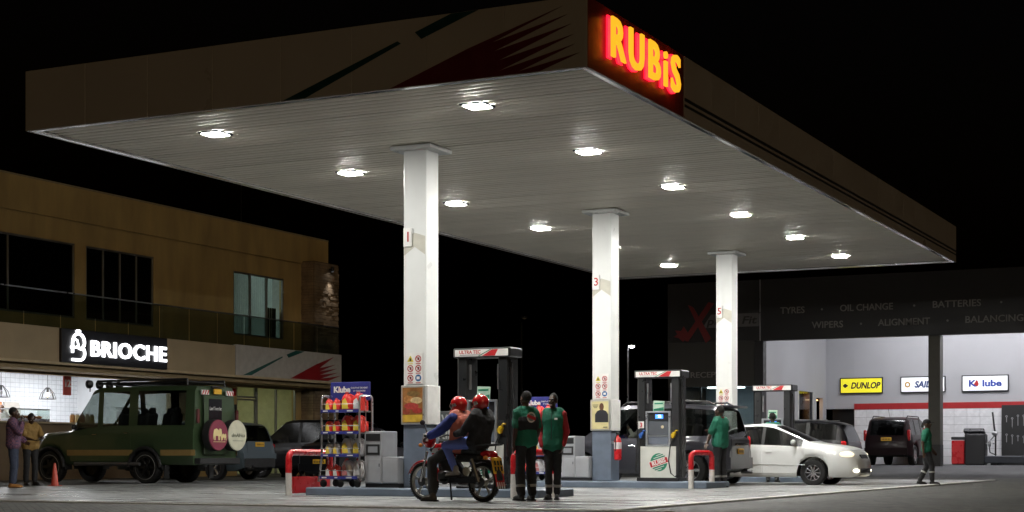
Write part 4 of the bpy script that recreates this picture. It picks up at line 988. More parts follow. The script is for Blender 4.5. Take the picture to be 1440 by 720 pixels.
    for ax in C.axles:
        for sd in (1, -1):
            wheel(t, ax, sd * (C.W / 2 - C.wd / 2 - .015), C.wr, C.wd, C.__dict__.get('rim', STEEL), C.__dict__.get('spokes', 5), C.__dict__.get('rstyle', 'alloy'), C.__dict__.get('wl', False))
            arc_ = [(ax + (Rr - .01) * math.cos(R(a)), 0, C.wr + (Rr - .01) * math.sin(R(a))) for a in range(-8, 189, 14)]
            ml = M(); nv = []
            for p in arc_: nv += [(p[0], sd * (C.W / 2 - .05), p[2]), (p[0], sd * (C.W / 2 - .32), p[2])]
            ml.add(nv, [(2 * i, 2 * i + 1, 2 * i + 3, 2 * i + 2) for i in range(len(arc_) - 1)]); ml.build('wheel_arch_liner', TRIM, t)
    # bumpers follow the plan
    for e, (z0, z1), mt in C.__dict__.get('bumpers', []):
        out = []
        for k in range(7):
            x = e * (L2 - .42 * (1 - math.sin(R(15 * k)))); out.append((x + e * .035, min(C.W / 2, sm(C.plan, x, .03)) + .012))
        pl_ = out + [(x, -y) for x, y in out[::-1]]
        pl_ = pl_ if e > 0 else pl_[::-1]
        pl_ = pl_[::-1]
        mb = M().prism(pl_, (0, 0, z0), (1, 0, 0), (0, 1, 0), z1 - z0); o = mb.build('bumper', mt, t)
    for nm, (x, y, z), (sx, sy, sz), mt in C.__dict__.get('lamps', []):
        for sd in ((1, -1) if y else (1,)):
            M().box((x, sd * y, z), (sx, sy, sz), min(sx, sy, sz) * .35).build(nm, mt, t, smooth=True)
    if extra: extra(t, C)
    return t
TL = P('tail_red', (.35, .01, .012), .2, coat=.5); HL = EM('headlight_on', (1, .9, .7), 3.5); HC = P('headlight_clear', (.5, .5, .5), .15, .3); PLT = YEL
TLG = P('tail_lens', (.4, .012, .015), .15, coat=.6, emit=(.9, .03, .03), es=.12)
# --- shapes --------------------------------------------------------
SALOON = dict(L=4.5, W=1.7, wr=.31, wd=.2, axles=(-1.42, 1.18), clear=.2, roofw=.70, k=.07,
    top=[(-2.25, .8), (-2.2, .97), (-1.75, 1.03), (-1.55, 1.06), (-.9, 1.41), (-.6, 1.49), (-.1, 1.505), (.15, 1.47), (1.08, 1.05), (1.25, 1.025), (1.8, .955), (2.03, .885), (2.17, .77), (2.25, .58)],
    belt=[(-2.25, .72), (-2.1, .92), (-1.5, .98), (0, .94), (1.0, .92), (1.3, .92), (1.85, .84), (2.1, .74), (2.25, .52)],
    plan=[(-2.25, .62), (-2.1, .76), (-1.8, .83), (-1, .85), (1.2, .85), (1.8, .82), (2.05, .74), (2.18, .64), (2.25, .52)],
    low=[(-2.25, .38), (-2.1, .26), (-1.9, .2), (1.7, .2), (2.1, .2), (2.25, .26)],
    wins=[(-1.2, -.84), (-.78, -.1), (-.03, .92)], wsh=(.18, 1.06), rgl=(-1.52, -.92), doors=[(-1.02, -.07), (-.06, 1.0)])
SUV = dict(L=4.7, W=1.88, wr=.385, wd=.25, axles=(-1.42, 1.37), clear=.3, roofw=.79, k=.05,
    top=[(-2.35, .8), (-2.33, 1.1), (-2.3, 1.18), (-2.12, 1.72), (-1.95, 1.8), (-1.2, 1.86), (.2, 1.86), (.5, 1.8), (1.25, 1.2), (1.4, 1.14), (2.0, 1.06), (2.22, .95), (2.35, .72)],
    belt=[(-2.35, .75), (-2.3, 1.12), (-1.5, 1.13), (0, 1.07), (1.1, 1.06), (1.5, 1.03), (2.1, .92), (2.35, .68)],
    plan=[(-2.35, .80), (-2.2, .87), (-1.9, .93), (-1, .94), (1.4, .94), (1.9, .91), (2.2, .82), (2.35, .68)],
    low=[(-2.35, .42), (-2.1, .34), (-1.9, .3), (1.8, .3), (2.35, .36)],
    wins=[(-2.0, -1.22), (-1.12, -.22), (-.12, 1.05)], wsh=(.5, 1.22), rgl=(-2.3, -2.08), doors=[(-1.0, -.16), (-.15, 1.0)])
def plate(t, x, z, e=-1, y=0., w_=.4): 
    p = M().box((x, y, z), (.02, w_, .13), .006).build('number_plate', PLT, t)
    for k in range(6): M().box((x + e * .0115, y - .15 + .06 * k, z), (.004, .028, .06)).build('plate_character', BLACKP, p)
# white saloon, facing right
WP = P('car_white', (.84, .86, .85), .3, coat=.8, var=.015, rv=.02)
def ex_white(t, C):
    for sd in (1, -1):
        M().ell((1.88, sd * .66, .745), (.27, .15, .09), 16, 10).build('headlight', P('headlight_lens', (.75, .7, .55), .12, .2, emit=(1, .85, .6), es=1.2), t, smooth=True)
        M().ell((2.0, sd * .655, .75), (.11, .11, .055), 12, 8).build('headlight_bulb', HL, t, smooth=True)
        M().ell((2.16, sd * .58, .36), (.1, .11, .05), 12, 8).build('fog_lamp', HL, t, smooth=True)
    M().box((2.2, 0, .69), (.06, .62, .12), .02, ry=R(-25)).build('grille', BLACKP, t); M().box((2.24, 0, .36), (.04, .9, .12), .015).build('lower_grille', BLACKP, t)
    for sd in (1, -1): M().tube([(-1.0, sd * .857, .52), (1.0, sd * .857, .5)], .012, 6).build('rub_strip', WP, t)
S1 = dict(SALOON, spokes=10, rim=P('alloy', (.6, .6, .62), .25, .9), bumpers=[(-1, (.3, .55), WP)], wl=False)
make_car('white_saloon_car', 'white saloon car with lit headlights under the canopy', (-12.05, 38.16 + .84, 0), 0, S1, WP, extra=ex_white)
# grey off-roader at the middle pump, facing left
GP = P('car_grey', (.045, .045, .055), .3, .3, coat=.45, var=.03, rv=.02, spec=.3)
def ex_grey(t, C):
    for sd in (1, -1):
        M().tube([(-1.95, sd * .68, 1.9), (-1.8, sd * .68, 1.98), (.2, sd * .68, 1.98), (.35, sd * .68, 1.91)], .022, 8).build('roof_rail', TRIM, t, smooth=True)
        M().box((-2.25, sd * .86, 1.02), (.12, .09, .34), .04).build('tail_lamp', TLG, t, smooth=True)
    M().box((-1.0, 0, 1.99), (.5, .9, .1), .03).build('roof_box', TRIM, t); M().box((-2.16, 0, 1.87), (.3, 1.36, .05), .02).build('spoiler', GP, t, smooth=True)
    M().box((-2.37, 0, .98), (.03, .9, .06), .01).build('chrome_strip', CHROME, t); plate(t, -2.375, .82, -1, .05, .42)
    M().box((-2.34, 0, .86), (.03, 1.3, .5), .02).build('tailgate', GP, t)
    M().tube([(-2.2, -.5, .34), (-2.48, -.5, .34)], .045, 10).build('exhaust', STEEL, t)
    M().box((2.3, 0, .75), (.08, 1.2, .25), .02).build('grille', CHROME, t)
make_car('grey_off_roader', 'dark grey off-roader being refuelled at the middle pump', (-12.12 - 2.37, 35.65 + .93, 0), math.pi, dict(SUV, top=[(a_, b_ + .07 if b_ > 1.5 else b_) for a_, b_ in SUV['top']], rim=P('alloy', (.6, .6, .62), .25, .9), spokes=6, bumpers=[(-1, (.42, .68), GP), (1, (.35, .62), GP)], hmat=CHROME), GP, glass=AG, extra=ex_grey)
# black wagon beyond the far pump
BP = P('car_black', (.008, .008, .01), .3, 0., coat=.35, var=.03, rv=.02, spec=.25)
def ex_blackw(t, C):
    for sd in (1, -1): M().box((-2.2, sd * .83, 1.0), (.17, .1, .26), .04).build('tail_lamp', TLG, t, smooth=True)
    plate(t, -2.36, .8); M().box((-2.34, 0, .55), (.06, 1.4, .2), .03).build('bumper_insert', TRIM, t)
    for sd in (1, -1): M().tube([(-1.7, sd * .66, 1.72), (.1, sd * .66, 1.74)], .02, 8).build('roof_rail', CHROME, t)
S3 = dict(SUV, wr=.35, wd=.22, top=[(a, b - .14 if b > 1.3 else b - .04) for a, b in SUV['top']], clear=.24, low=[(-2.35, .36), (-2.1, .27), (2.35, .3)], spokes=5, rim=P('alloy', (.6, .6, .62), .25, .9), bumpers=[(-1, (.36, .6), BP)])
make_car('black_estate_car', 'glossy black estate car with red tail lamp behind the white saloon', (-11.9 - 2.3, 45.2 + .9, 0), math.pi, S3, BP, extra=ex_blackw)
# dark car inside the bay, facing the back wall
DR = P('car_dark_maroon', (.01, .004, .005), .35, 0., coat=.1, rv=.02, spec=.12)
def ex_bay(t, C):
    for sd in (1, -1):
        M().box((-2.22, sd * .84, 1.15), (.14, .12, .42), .03).build('tail_lamp', TL, t, smooth=True)
        M().tube([(-1.8, sd * .66, 1.82), (-1.65, sd * .66, 1.9), (.2, sd * .66, 1.9), (.35, sd * .66, 1.83)], .022, 8).build('roof_rail', TRIM, t)
    plate(t, -2.37, 1.0); M().tube([(-1.3, .1, 1.84), (-1.6, .1, 2.2)], .008, 6).build('aerial', TRIM, t)
make_car('maroon_off_roader', 'dark maroon off-roader parked tail out in the service bay', (-14.9, 62.55 + 2.3, .335), math.pi / 2, dict(SUV, spokes=6, bumpers=[(-1, (.4, .66), DR)]), DR, extra=ex_bay)
# silver blue crossover parked nose to the shop
SB = P('car_slate', (.10, .13, .15), .3, .3, coat=.35, var=.03, rv=.02, spec=.25)
def ex_slate(t, C):
    for sd in (1, -1): M().box((-2.22, sd * .8, 1.0), (.18, .2, .16), .04).build('tail_lamp', TL, t, smooth=True)
    plate(t, -2.37, 1.04, -1, 0, .44); M().box((-2.38, 0, .5), (.06, 1.5, .28), .04).build('bumper_insert', TRIM, t)
    M().lathe([(.06, 0), (.06, .16), (.045, .16), (.045, 0)], 14, (-2.46, .5, .38), 'x', cap=False).build('exhaust', CHROME, t)
    M().box((-2.345, 0, .95), (.02, 1.2, .36), .02).build('tailgate', SB, t)
make_car('slate_crossover', 'slate grey crossover parked nose to the shop, chrome exhaust', (-27.75 - 2.35, 38.45 + .93, 0), math.pi, dict(S3, spokes=3, rim=P('alloy', (.6, .6, .62), .25, .9), bumpers=[(-1, (.62, .78), SB)]), SB, extra=ex_slate)
make_car('black_parked_off_roader', 'black off-roader parked before the glass office doors', (-29.3, 43.5 + .93, 0), math.pi, dict(SUV, spokes=6), BP, extra=lambda t, C: plate(t, -2.36, .9))
def ex_bs(t, C):
    for sd in (1, -1): M().box((-2.16, sd * .68, .84), (.16, .22, .12), .03).build('tail_lamp', TL, t, smooth=True)
    plate(t, -2.265, .55, -1, 0, .4)
make_car('black_saloon_car', 'black saloon seen from behind past the left guard hoop', (-24.05, 36.9 + 2.25, 0), math.pi / 2, dict(SALOON, bumpers=[(-1, (.3, .5), BP)]), BP, extra=ex_bs)
# green safari truck, nose to the shop
GR = P('truck_green', (.045, .075, .035), .3, 0., coat=.6, var=.04, rv=.02); TAN = P('truck_tan', (.33, .22, .08), .45)
def ex_safari(t, C):
    for sd in (1, -1):
        patch(C, -2.62, -1.55, .72, .87, sd, .006, 10, 1).build('tan_stripe', TAN, t); patch(C, -.65, 1.55, .72, .87, sd, .009, 16, 1).build('tan_stripe', TAN, t)
        for ax in C.axles:
            pts = [(ax + .5 * math.cos(R(a)), sd * (C.W / 2 + .01), C.wr + .5 * math.sin(R(a))) for a in range(0, 181, 12)]
            M().tube(pts, .045, 8).build('wheel_flare', TRIM, t, smooth=True)
        M().tube([(-.9, sd * .93, .5), (1.25, sd * .93, .5)], .05, 8).build('side_step', P('step_steel', (.2, .2, .21), .4, .7), t)
        M().box((-2.66, sd * .82, 1.72), (.06, .1, .36), .015).build('tail_lamp', P('lamp_dark', (.1, .02, .02), .3), t)
        M().box((-2.65, sd * .52, 2.33), (.04, .3, .12), .005).build('warning_board', WHITE, t)
        for q in range(3): M().box((-2.672, sd * .52 - .1 + .1 * q, 2.33), (.006, .035, .13), rx=R(30 * sd)).build('warning_stripe', PRD, t)
        M().tube([(-2.3, sd * .78, 2.52), (-2.3, sd * .78, 2.66), (.6, sd * .78, 2.66), (.6, sd * .78, 2.52)], .03, 8).build('rack_rail', TRIM, t)
    M().box((-.85, 0, 2.6), (3.0, 1.5, .05), .02).build('roof_rack', TRIM, t)
    for k in range(4):
        y = -.6 + .4 * k; l_ = M().lathe([(.02, -.07), (.1, -.03), (.115, .06), (.1, .07)], 16, (0, 0, 0), 'x'); l_.cyl((0, 0, -.1), (0, 0, -.2), .015, n=6)
        l_.build('roof_lamp', BLACKP, t, (1.02, y, 2.6), True)
    M().box((-2.655, 0, 2.36), (.05, .3, .13), .01).build('number_plate', PLT, t); M().box((-2.655, 0, 2.48), (.06, .5, .05), .01).build('lamp_bar', BLACKP, t)
    M().box((-2.655, .12, 1.5), (.03, .9, 1.5), .02).build('rear_door', GR, t); M().box((-2.672, .12, 1.86), (.012, .55, .62), .01).build('rear_door_window', P('black_glass', (.01, .01, .012), .08), t)
    text('Land Tours Inc', .13, (-2.682, .12, 1.92), (-1, 0, 0), WHITE, t, ext=.002, shear=.2, width=.5)
    for k, (y, mt) in enumerate(((.36, P('cover_maroon', (.22, .03, .06), .6)), (-.44, P('cover_cream', (.62, .6, .46), .6)))):
        sw = M().lathe([(.36, .0), (.4, -.03), (.41, -.12), (.4, -.22), (.36, -.24)], 32, (-2.7, y, 1.24), 'x').build('spare_wheel', RUB, t, smooth=True)
        cv = M().lathe([(.395, .0), (.38, -.02), (.01, -.03)], 32, (-2.945, y, 1.24), 'x').build('cover', mt, sw, smooth=True)
        o, u, v = (-2.978, y, 1.24), (0, -1, 0), (0, 0, 1)
        if k == 0:
            ELE = P('elephant_cream', (.75, .62, .3), .6)
            big = [(-.2, -.12), (-.2, .02), (-.16, .14), (-.06, .17), (.04, .12), (.07, .17), (.14, .15), (.16, .05), (.15, -.04), (.17, -.13), (.13, -.14), (.11, -.02), (.07, -.04), (.07, -.13), (.02, -.13), (.01, -.02), (-.1, -.02), (-.11, -.13), (-.15, -.13), (-.16, -.02)]
            M().prism([(-(a - .06), b) for a, b in big][::-1], o, (0, 1, 0), v, -.006).build('elephant_print', ELE, sw)
            M().prism([(-(a * .55 + .2), b * .55 - .055) for a, b in big][::-1], o, (0, 1, 0), v, -.006).build('elephant_print', ELE, sw)
            M().box((-2.98, y, 1.07), (.006, .5, .012)).build('ground_line', ELE, sw)
        else:
            text('dmAfrica', .14, (-2.982, y, 1.24), (-1, 0, 0), P('print_green_dk', (.08, .1, .05), .6), sw, ext=.002, shear=.2, width=.56); M().box((-2.98, y, 1.1), (.006, .45, .01)).build('ground_line', P('print_green_dk', (.08, .1, .05), .6), sw)
    M().box((-2.66, 0, .58), (.2, 1.7, .16), .02).build('rear_bumper', TRIM, t); M().box((2.72, 0, .62), (.2, 1.75, .22), .03).build('front_bumper', TRIM, t)
    M().tube([(2.84, -.6, .6), (2.86, -.55, 1.15), (2.86, .55, 1.15), (2.84, .6, .6)], .035, 8).build('bull_bar', STEEL, t)
    for k in range(2): M().box((-1.75, (-1) ** k * .92, .3), (.03, .2, .35)).build('mud_flap', RUB, t)
SAF = dict(L=5.3, W=1.86, wr=.42, wd=.27, axles=(-1.05, 2.13), clear=.48, roofw=.88, hoodw=.8, k=.03, arch=.1,
    top=[(-2.65, 1.0), (-2.645, 1.2), (-2.63, 2.42), (-2.55, 2.5), (-1, 2.52), (.5, 2.5), (.75, 2.42), (1.45, 1.42), (1.5, 1.38), (2.45, 1.32), (2.6, 1.2), (2.65, .9)],
    belt=[(-2.65, .95), (-2.62, 1.42), (0, 1.42), (1.4, 1.34), (2.4, 1.22), (2.65, .85)],
    plan=[(-2.65, .88), (-2.55, .92), (1.3, .92), (1.6, .88), (2.5, .84), (2.65, .8)],
    wins=[(-2.3, -.78), (-.5, .35), (.52, 1.3)], wsh=(.78, 1.42), rgl=(-2.66, -2.659), doors=[(-.6, .42), (.43, 1.45)], hmat=CHROME, mmat=BLACKP, rim=P('black_rim', (.03, .03, .03), .3, .6), rstyle='alloy', spokes=6, wl=True, seats=[.35, -.5, -1.3, -2.0], mir=.2)
make_car('safari_truck', 'dark green safari truck with tan stripe and two covered spare wheels', (-28.0, 33.2 + .93, 0), math.pi, SAF, GR, 'truck', 'parked and waiting cars', AG, ex_safari)
# ================================================================== people
WRK = bpy.data.textures.new('wrinkle', 'CLOUDS'); WRK.noise_scale = .09; WRK.noise_depth = 3
def remesh(o, vox, smooth=4, wr=0.):
    md = o.modifiers.new('shell', 'REMESH'); md.mode = 'VOXEL'; md.voxel_size = vox; md.use_smooth_shade = True
    sm_ = o.modifiers.new('smooth', 'SMOOTH'); sm_.factor = .5; sm_.iterations = smooth
    if wr:
        d = o.modifiers.new('folds', 'DISPLACE'); d.texture = WRK; d.texture_coords = 'GLOBAL'; d.strength = wr; d.mid_level = .5
    return o
def V(*a): return Vector(a)
def hand(m, wr, el, palm, curl=.5, up=None):
    d = (wr - el).normalized(); n = palm - d * palm.dot(d); n.normalize(); w_ = d.cross(n)
    c = wr + d * .045
    for q in (-.027, -.009, .009, .027): m.cap(wr + d * .008 + w_ * q * .7, wr + d * .085 + w_ * q, .0135, .0115, 8)
    for k, q in enumerate((-.030, -.010, .010, .029)):
        ln = (.062, .075, .08, .07)[k]; p = wr + d * .088 + w_ * q; a = 0.
        for s_ in range(3):
            a += curl * (.5 + .2 * s_); dd = d * math.cos(a) + n * math.sin(a); e = p + dd * ln * (.45, .32, .26)[s_]
            m.cap(p, e, .0098 - .0008 * s_, .0092 - .0008 * s_, 8); p = e
    p = wr + d * .03 + w_ * .032
    for s_ in range(2):
        dd = (d * .75 + w_ * (.6 - .35 * s_) + n * (.25 + .35 * s_)).normalized(); e = p + dd * (.042, .032)[s_]; m.cap(p, e, .0115, .0105, 8); p = e
def person(name, label, loc, rz, J=None, c=None, vox=.011, group=None, z=0., hat=None, scale=1.):
    D = dict(Lhip=V(0, .09, .92), Rhip=V(0, -.09, .92), Lkn=V(.02, .105, .50), Rkn=V(.02, -.105, .50), Lan=V(-.02, .11, .09), Ran=V(-.02, -.11, .09), Lft=V(1, .15, 0), Rft=V(1, -.15, 0),
             pelvis=V(0, 0, .97), chest=V(.0, 0, 1.25), neck=V(-.005, 0, 1.46), head=V(.02, 0, 1.62), Lsh=V(-.01, .185, 1.40), Rsh=V(-.01, -.185, 1.40),
             Lel=V(-.03, .25, 1.12), Rel=V(-.03, -.25, 1.12), Lwr=V(.04, .26, .87), Rwr=V(.04, -.26, .87), Lpalm=V(0, -1, 0), Rpalm=V(0, 1, 0), side=V(0, 1, 0), yaw=0., pitch=0., Lcurl=.5, Rcurl=.5)
    if J: D.update({k: (Vector(v) if isinstance(v, tuple) else v) for k, v in J.items()})
    C = dict(skin=(.055, .026, .014), shirt=WHITE, sleeve='short', sleeve_mat=None, trousers=None, shoes=BLACKP, hair=(.008, .007, .006), hairlen=0)
    if c: C.update(c)
    SK = P('skin_%.3f' % C['skin'][0], C['skin'], .38, var=.1, sc=12)
    T = thing(name, label, 'person', loc, rz, group); T.scale = (scale, scale * C.get('slim', 1.), scale)
    b = M(); g = lambda k: D[k]
    sp = lambda t: (g('pelvis').lerp(g('chest'), t * 2) if t < .5 else g('chest').lerp(g('neck'), t * 2 - 1))
    def torso(m, lv, ex=0.):
        n = 22
        for i in range(n + 1):
            t = lv[0][0] + (lv[-1][0] - lv[0][0]) * i / n
            wy = np.interp(t, [q[0] for q in lv], [q[1] for q in lv]); r = np.interp(t, [q[0] for q in lv], [q[2] for q in lv]) + ex
            p = sp(t); m.cap(p - g('side') * wy, p + g('side') * wy, r, r, 14)
    torso(b, [(0, .07, .1), (.3, .06, .095), (.65, .085, .1), (.9, .12, .065)])
    b.cap(sp(.9), g('head') - V(0, 0, .03), .058, .052)
    Hm = Matrix.Translation(g('head')) @ Matrix.Rotation(g('yaw'), 4, 'Z') @ Matrix.Rotation(g('pitch'), 4, 'Y')
    h = M(); h.T = Hm
    h.ell((-.012, 0, .03), (.095, .078, .098), 18, 12); h.ell((.018, 0, -.045), (.068, .06, .075), 16, 10); h.cap((.045, 0, -.1), (.06, 0, -.1), .026)
    h.cap((.092, 0, .015), (.108, 0, -.022), .012, .017); h.cap((.078, -.02, -.062), (.078, .02, -.062), .016)
    h.cap((.078, -.04, .035), (.078, .04, .035), .015)
    for s in (-1, 1): h.ell((-.005, s * .08, .0), (.022, .012, .034), 10, 8); h.ell((.055, s * .042, -.02), (.03, .025, .025), 10, 8)
    b.v_off = len(b.v); b.f += [tuple(i + len(b.v) for i in f) for f in h.f]; b.v += h.v
    for s in 'LR':
        b.cap(g(s + 'sh'), g(s + 'el'), .052, .042); b.cap(g(s + 'el'), g(s + 'wr'), .042, .028); b.cap(g(s + 'el').lerp(g(s + 'wr'), .25), g(s + 'el').lerp(g(s + 'wr'), .4), .043, .04)
        hand(b, g(s + 'wr'), g(s + 'el'), g(s + 'palm'), g(s + 'curl'))
        b.cap(g(s + 'hip'), g(s + 'kn'), .085, .06); b.cap(g(s + 'kn'), g(s + 'an'), .055, .04)
        f = g(s + 'ft').normalized(); b.cap(g(s + 'an') - V(0, 0, .03), g(s + 'an') + f * .15 - V(0, 0, .045), .035, .028)
    remesh(b.build('body', SK, T), vox, 2)
    for s in (-1, 1):
        e = M(); e.T = Hm; e.ell((.083, s * .032, .008), (.012, .015, .009), 10, 6); eo = e.build('eye', P('eye_white', (.6, .58, .55), .3), T, smooth=True)
        e = M(); e.T = Hm; e.ell((.0925, s * .032, .008), (.004, .0065, .0065), 8, 6); e.build('iris', P('iris_dark', (.01, .008, .006), .2), eo)
        e = M(); e.T = Hm; e.cap((.092, s * .02, .034), (.085, s * .05, .036), .006); e.build('eyebrow', P('hair_dark', (.008, .007, .006), .8), T)
    e = M(); e.T = Hm; e.cap((.094, -.02, -.06), (.094, .02, -.06), .006); e.build('mouth', P('teeth', (.6, .56, .5), .4) if C.get('smile') else P('lip', (.09, .035, .03), .5), T)
    # hair / hat
    HA = P('hair_%.3f' % C['hair'][0], C['hair'], .85, bump=.6, bsc=60)
    if hat is None and not C.get('bald'):
        hm = M(); hm.T = Hm; hm.ell((-.024, 0, .045), (.094, .086, .096), 18, 12)
        if C['hairlen']:
            hm.cap((-.09, 0, .03), (-.12, 0, -.05), .05, .045); hm.cap((-.12, 0, -.05), (-.1, 0, -C['hairlen']), .045, .03)
        remesh(hm.build('hair', HA, T), .01, 2, .012)
    if hat == 'cap':
        hm = M(); hm.T = Hm; hm.ell((-.012, 0, .055), (.104, .09, .082), 18, 12); hm.build('cap', C['capmat'], T, smooth=True)
        hm = M(); hm.T = Hm; hm.rings([((.11, 0, .042), .075, .07), ((.11, 0, .05), .075, .07)], 20); hm.build('cap_brim', C['capmat'], T)
        if C['hairlen']:
            hm = M(); hm.T = Hm; hm.cap((-.1, 0, .02), (-.13, 0, -.06), .04, .035); remesh(hm.build('hair', HA, T), .01, 2, .01)
    if hat == 'helmet':
        HM_ = P('helmet_red', (.55, .02, .02), .12, coat=1., var=.2, sc=9)
        hm = M(); hm.T = Hm; hm.ell((-.015, 0, .02), (.142, .125, .14), 24, 16); ho = hm.build('helmet', HM_, T, smooth=True)
        hm = M(); hm.T = Hm; hm.ell((.03, 0, .0), (.118, .115, .075), 20, 10); hm.build('visor', P('visor', (.02, .02, .022), .08), ho, smooth=True)
        hm = M(); hm.T = Hm; hm.ell((.06, 0, -.085), (.085, .1, .05), 16, 8); hm.build('chin_guard', HM_, ho, smooth=True)
        hm = M(); hm.T = Hm
        for s in (-1, 1): hm.prism([(-.05, -.01), (.03, -.03), (.05, .02), (-.02, .03)], (-.02, s * .124, .01), ux, uz, .006 * s)
        hm.build('helmet_decal', P('decal_silver', (.6, .6, .6), .3, .5), ho)
        if C['hairlen']:
            hm = M(); hm.cap(g('neck') + V(-.06, 0, .05), g('chest') + V(-.14, 0, .06), .05, .06); remesh(hm.build('hair', HA, T), .012, 2, .03)
    # trousers
    m = M(); pv = g('pelvis')
    m.cap(pv - g('side') * .07, pv + g('side') * .07, .114, .114, 14); m.cap(sp(.22) - g('side') * .065, sp(.22) + g('side') * .065, .112, .112, 14)
    for s in 'LR':
        m.cap(pv + (g(s + 'hip') - pv) * .8, g(s + 'hip').lerp(g(s + 'kn'), .15), .106, .105); m.cap(g(s + 'hip'), g(s + 'kn'), .103, .076); k_ = C.get('leg', 1.)
        m.cap(g(s + 'kn'), g(s + 'an').lerp(g(s + 'kn'), .12), .076 * k_, .066 * k_)
    remesh(m.build('trousers', C['trousers'] or BLACKT, T), vox * 1.1, 4, .024)
    if C.get('band'):
        for s in 'LR':
            a, k = g(s + 'an'), g(s + 'kn'); p0 = a.lerp(k, C['band']); p1 = a.lerp(k, C['band'] + .1)
            M().cyl(tuple(p0), tuple(p1), .083, .084, 18).build('reflective_band', P('reflective', (.3, .3, .28), .35), T, smooth=True)
    for s in 'LR':
        a = g(s + 'an'); f = g(s + 'ft').normalized(); q = M(); z0 = a.z - .075
        q.cap(a + V(0, 0, .05), a - V(0, 0, .03), .05, .048); q.cap(a - V(0, 0, .035) - f * .03, a - V(0, 0, .04) + f * .13, .045, .038); q.cap(a - V(0, 0, .045) + f * .1, a - V(0, 0, .048) + f * .17, .036, .032)
        so_ = remesh(q.build('shoe', C['shoes'], T), .01, 2)
        fw = V(-f.y, f.x, 0); mm = M(); mm.prism([(-.085, -.035), (-.06, -.045), (.1, -.05), (.18, -.042), (.215, 0), (.18, .042), (.1, .05), (-.06, .045), (-.085, .035)], tuple(a - V(0, 0, .089)), tuple(f), tuple(fw), .025); mm.build('sole', RUB, so_)
    # shirt
    m = M(); lv = [(C.get('hem', -.03), .084, .130), (.1, .078, .125), (.4, .065, .122), (.68, .09, .128), (.93, .125, .085)]
    torso(m, lv, C.get('bulk', .006)); m.cap(sp(.95) - g('side') * .05, sp(.95) + g('side') * .05, .075)
    sl = m if C['sleeve_mat'] is None else None
    ex = C.get('bulk', .006)
    for s in 'LR':
        q = sl or M(); a, e, w_ = g(s + 'sh'), g(s + 'el'), g(s + 'wr')
        q.cap(a - (g('side') * (.04 if s == 'L' else -.04)), a, .075 + ex, .07 + ex)
        if C['sleeve'] == 'short': q.cap(a, a.lerp(e, .72), .069 + ex, .066 + ex)
        elif C['sleeve'] == 'none': pass
        else: q.cap(a, e, .068 + ex, .056 + ex); q.cap(e, e.lerp(w_, .9), .056 + ex, .044 + ex)
        if sl is None: remesh(q.build('sleeve', C['sleeve_mat'], T), vox, 4, .018)
    remesh(m.build(C.get('top', 'shirt'), C['shirt'], T), vox, 5, .024)
    if C.get('collar'):
        n0 = sp(.97); M().tube([tuple(n0 + V(.07 * math.cos(a), .075 * math.sin(a), .03 - .02 * math.cos(a))) for a in np.linspace(0, 2 * math.pi, 17)], .02, 8, cap=False).build('collar', C['collar'], T, smooth=True)
    return T, D, sp
BLACKT = P('black_cloth', (.014, .014, .016), .85, bump=.3, bsc=120)
GRNC = P('green_cloth', (.006, .13, .075), .8, bump=.25, bsc=120); REDC = P('red_cloth', (.33, .012, .018), .8, bump=.25, bsc=120)
BOOT = P('black_leather', (.012, .012, .012), .4)
# attendant seen from behind
t_, D_, sp_ = person('person', 'attendant seen from behind in green shirt with round back emblem and black trousers', (-11.17, 23.05, .02), R(145),
    dict(Lwr=(.05, .21, .88), Rwr=(.1, -.22, .88), Lel=(-.03, .225, 1.12), Rel=(-.03, -.225, 1.12), head=(.015, 0, 1.615), yaw=R(8)), dict(shirt=GRNC, trousers=BLACKT, shoes=BOOT, band=.32, bulk=.002, leg=1.18, slim=.93), .009, 'people', scale=.985)
m = M(); [m.cap(sp_(q) - V(.02, .1, 0), sp_(q) + V(-.02, .1, 0), .127) for q in (.42, .5, .56)]
remesh(m.build('black_yoke', BLACKT, t_), .011, 3, .012)
e_ = M().lathe([(.085, 0), (.085, .004)], 20, (-.172, 0, 1.33), 'x').build('back_emblem', WHITE, t_); M().box((-.176, 0, 1.33), (.006, .17, .05), rx=R(18)).build('emblem_banner', PRD, e_); M().lathe([(.06, 0), (.06, .003)], 18, (-.175, 0, 1.33), 'x').build('emblem_centre', P('emblem_grey', (.2, .25, .22), .6), e_)
# smiling attendant in jacket
t_, D_, sp_ = person('person', 'smiling attendant in green jacket with red sleeves facing the camera', (-11.03, 23.76, .02), R(-76),
    dict(Lwr=(.04, .2, .9), Rwr=(.06, -.2, .88), yaw=R(-12), Lkn=(.02, .09, .5), Rkn=(.03, -.08, .5), Lan=(-.02, .07, .09), Ran=(0, -.08, .09)), dict(shirt=GRNC, sleeve='long', sleeve_mat=REDC, top='jacket', trousers=BLACKT, shoes=BOOT, band=.3, smile=True, hem=-.1, bulk=.01, slim=.86, collar=GRNC, skin=(.045, .021, .012)), .009, 'people', scale=.975)
M().box((.163, 0, 1.2), (.01, .014, .44), .002).build('zip', P('zip_dark', (.02, .04, .03), .5), t_); M().box((.168, .09, 1.33), (.008, .06, .03), .002).build('chest_badge', WHITE, t_)
# attendant refuelling
t_, D_, sp_ = person('person', 'attendant in green shirt leaning on the hoop behind the grey off-roader', (-11.88, 34.38, .02), R(165),
    dict(Lel=(.1, .24, 1.12), Lwr=(.06, .42, .94), Lpalm=(0, 0, -1), Rel=(.12, -.22, 1.16), Rwr=(.34, -.18, 1.2), yaw=R(5)), dict(shirt=GRNC, trousers=BLACKT, shoes=BOOT, band=.3, bulk=.014, leg=1.1, collar=REDC), .012, 'people', scale=1.03)
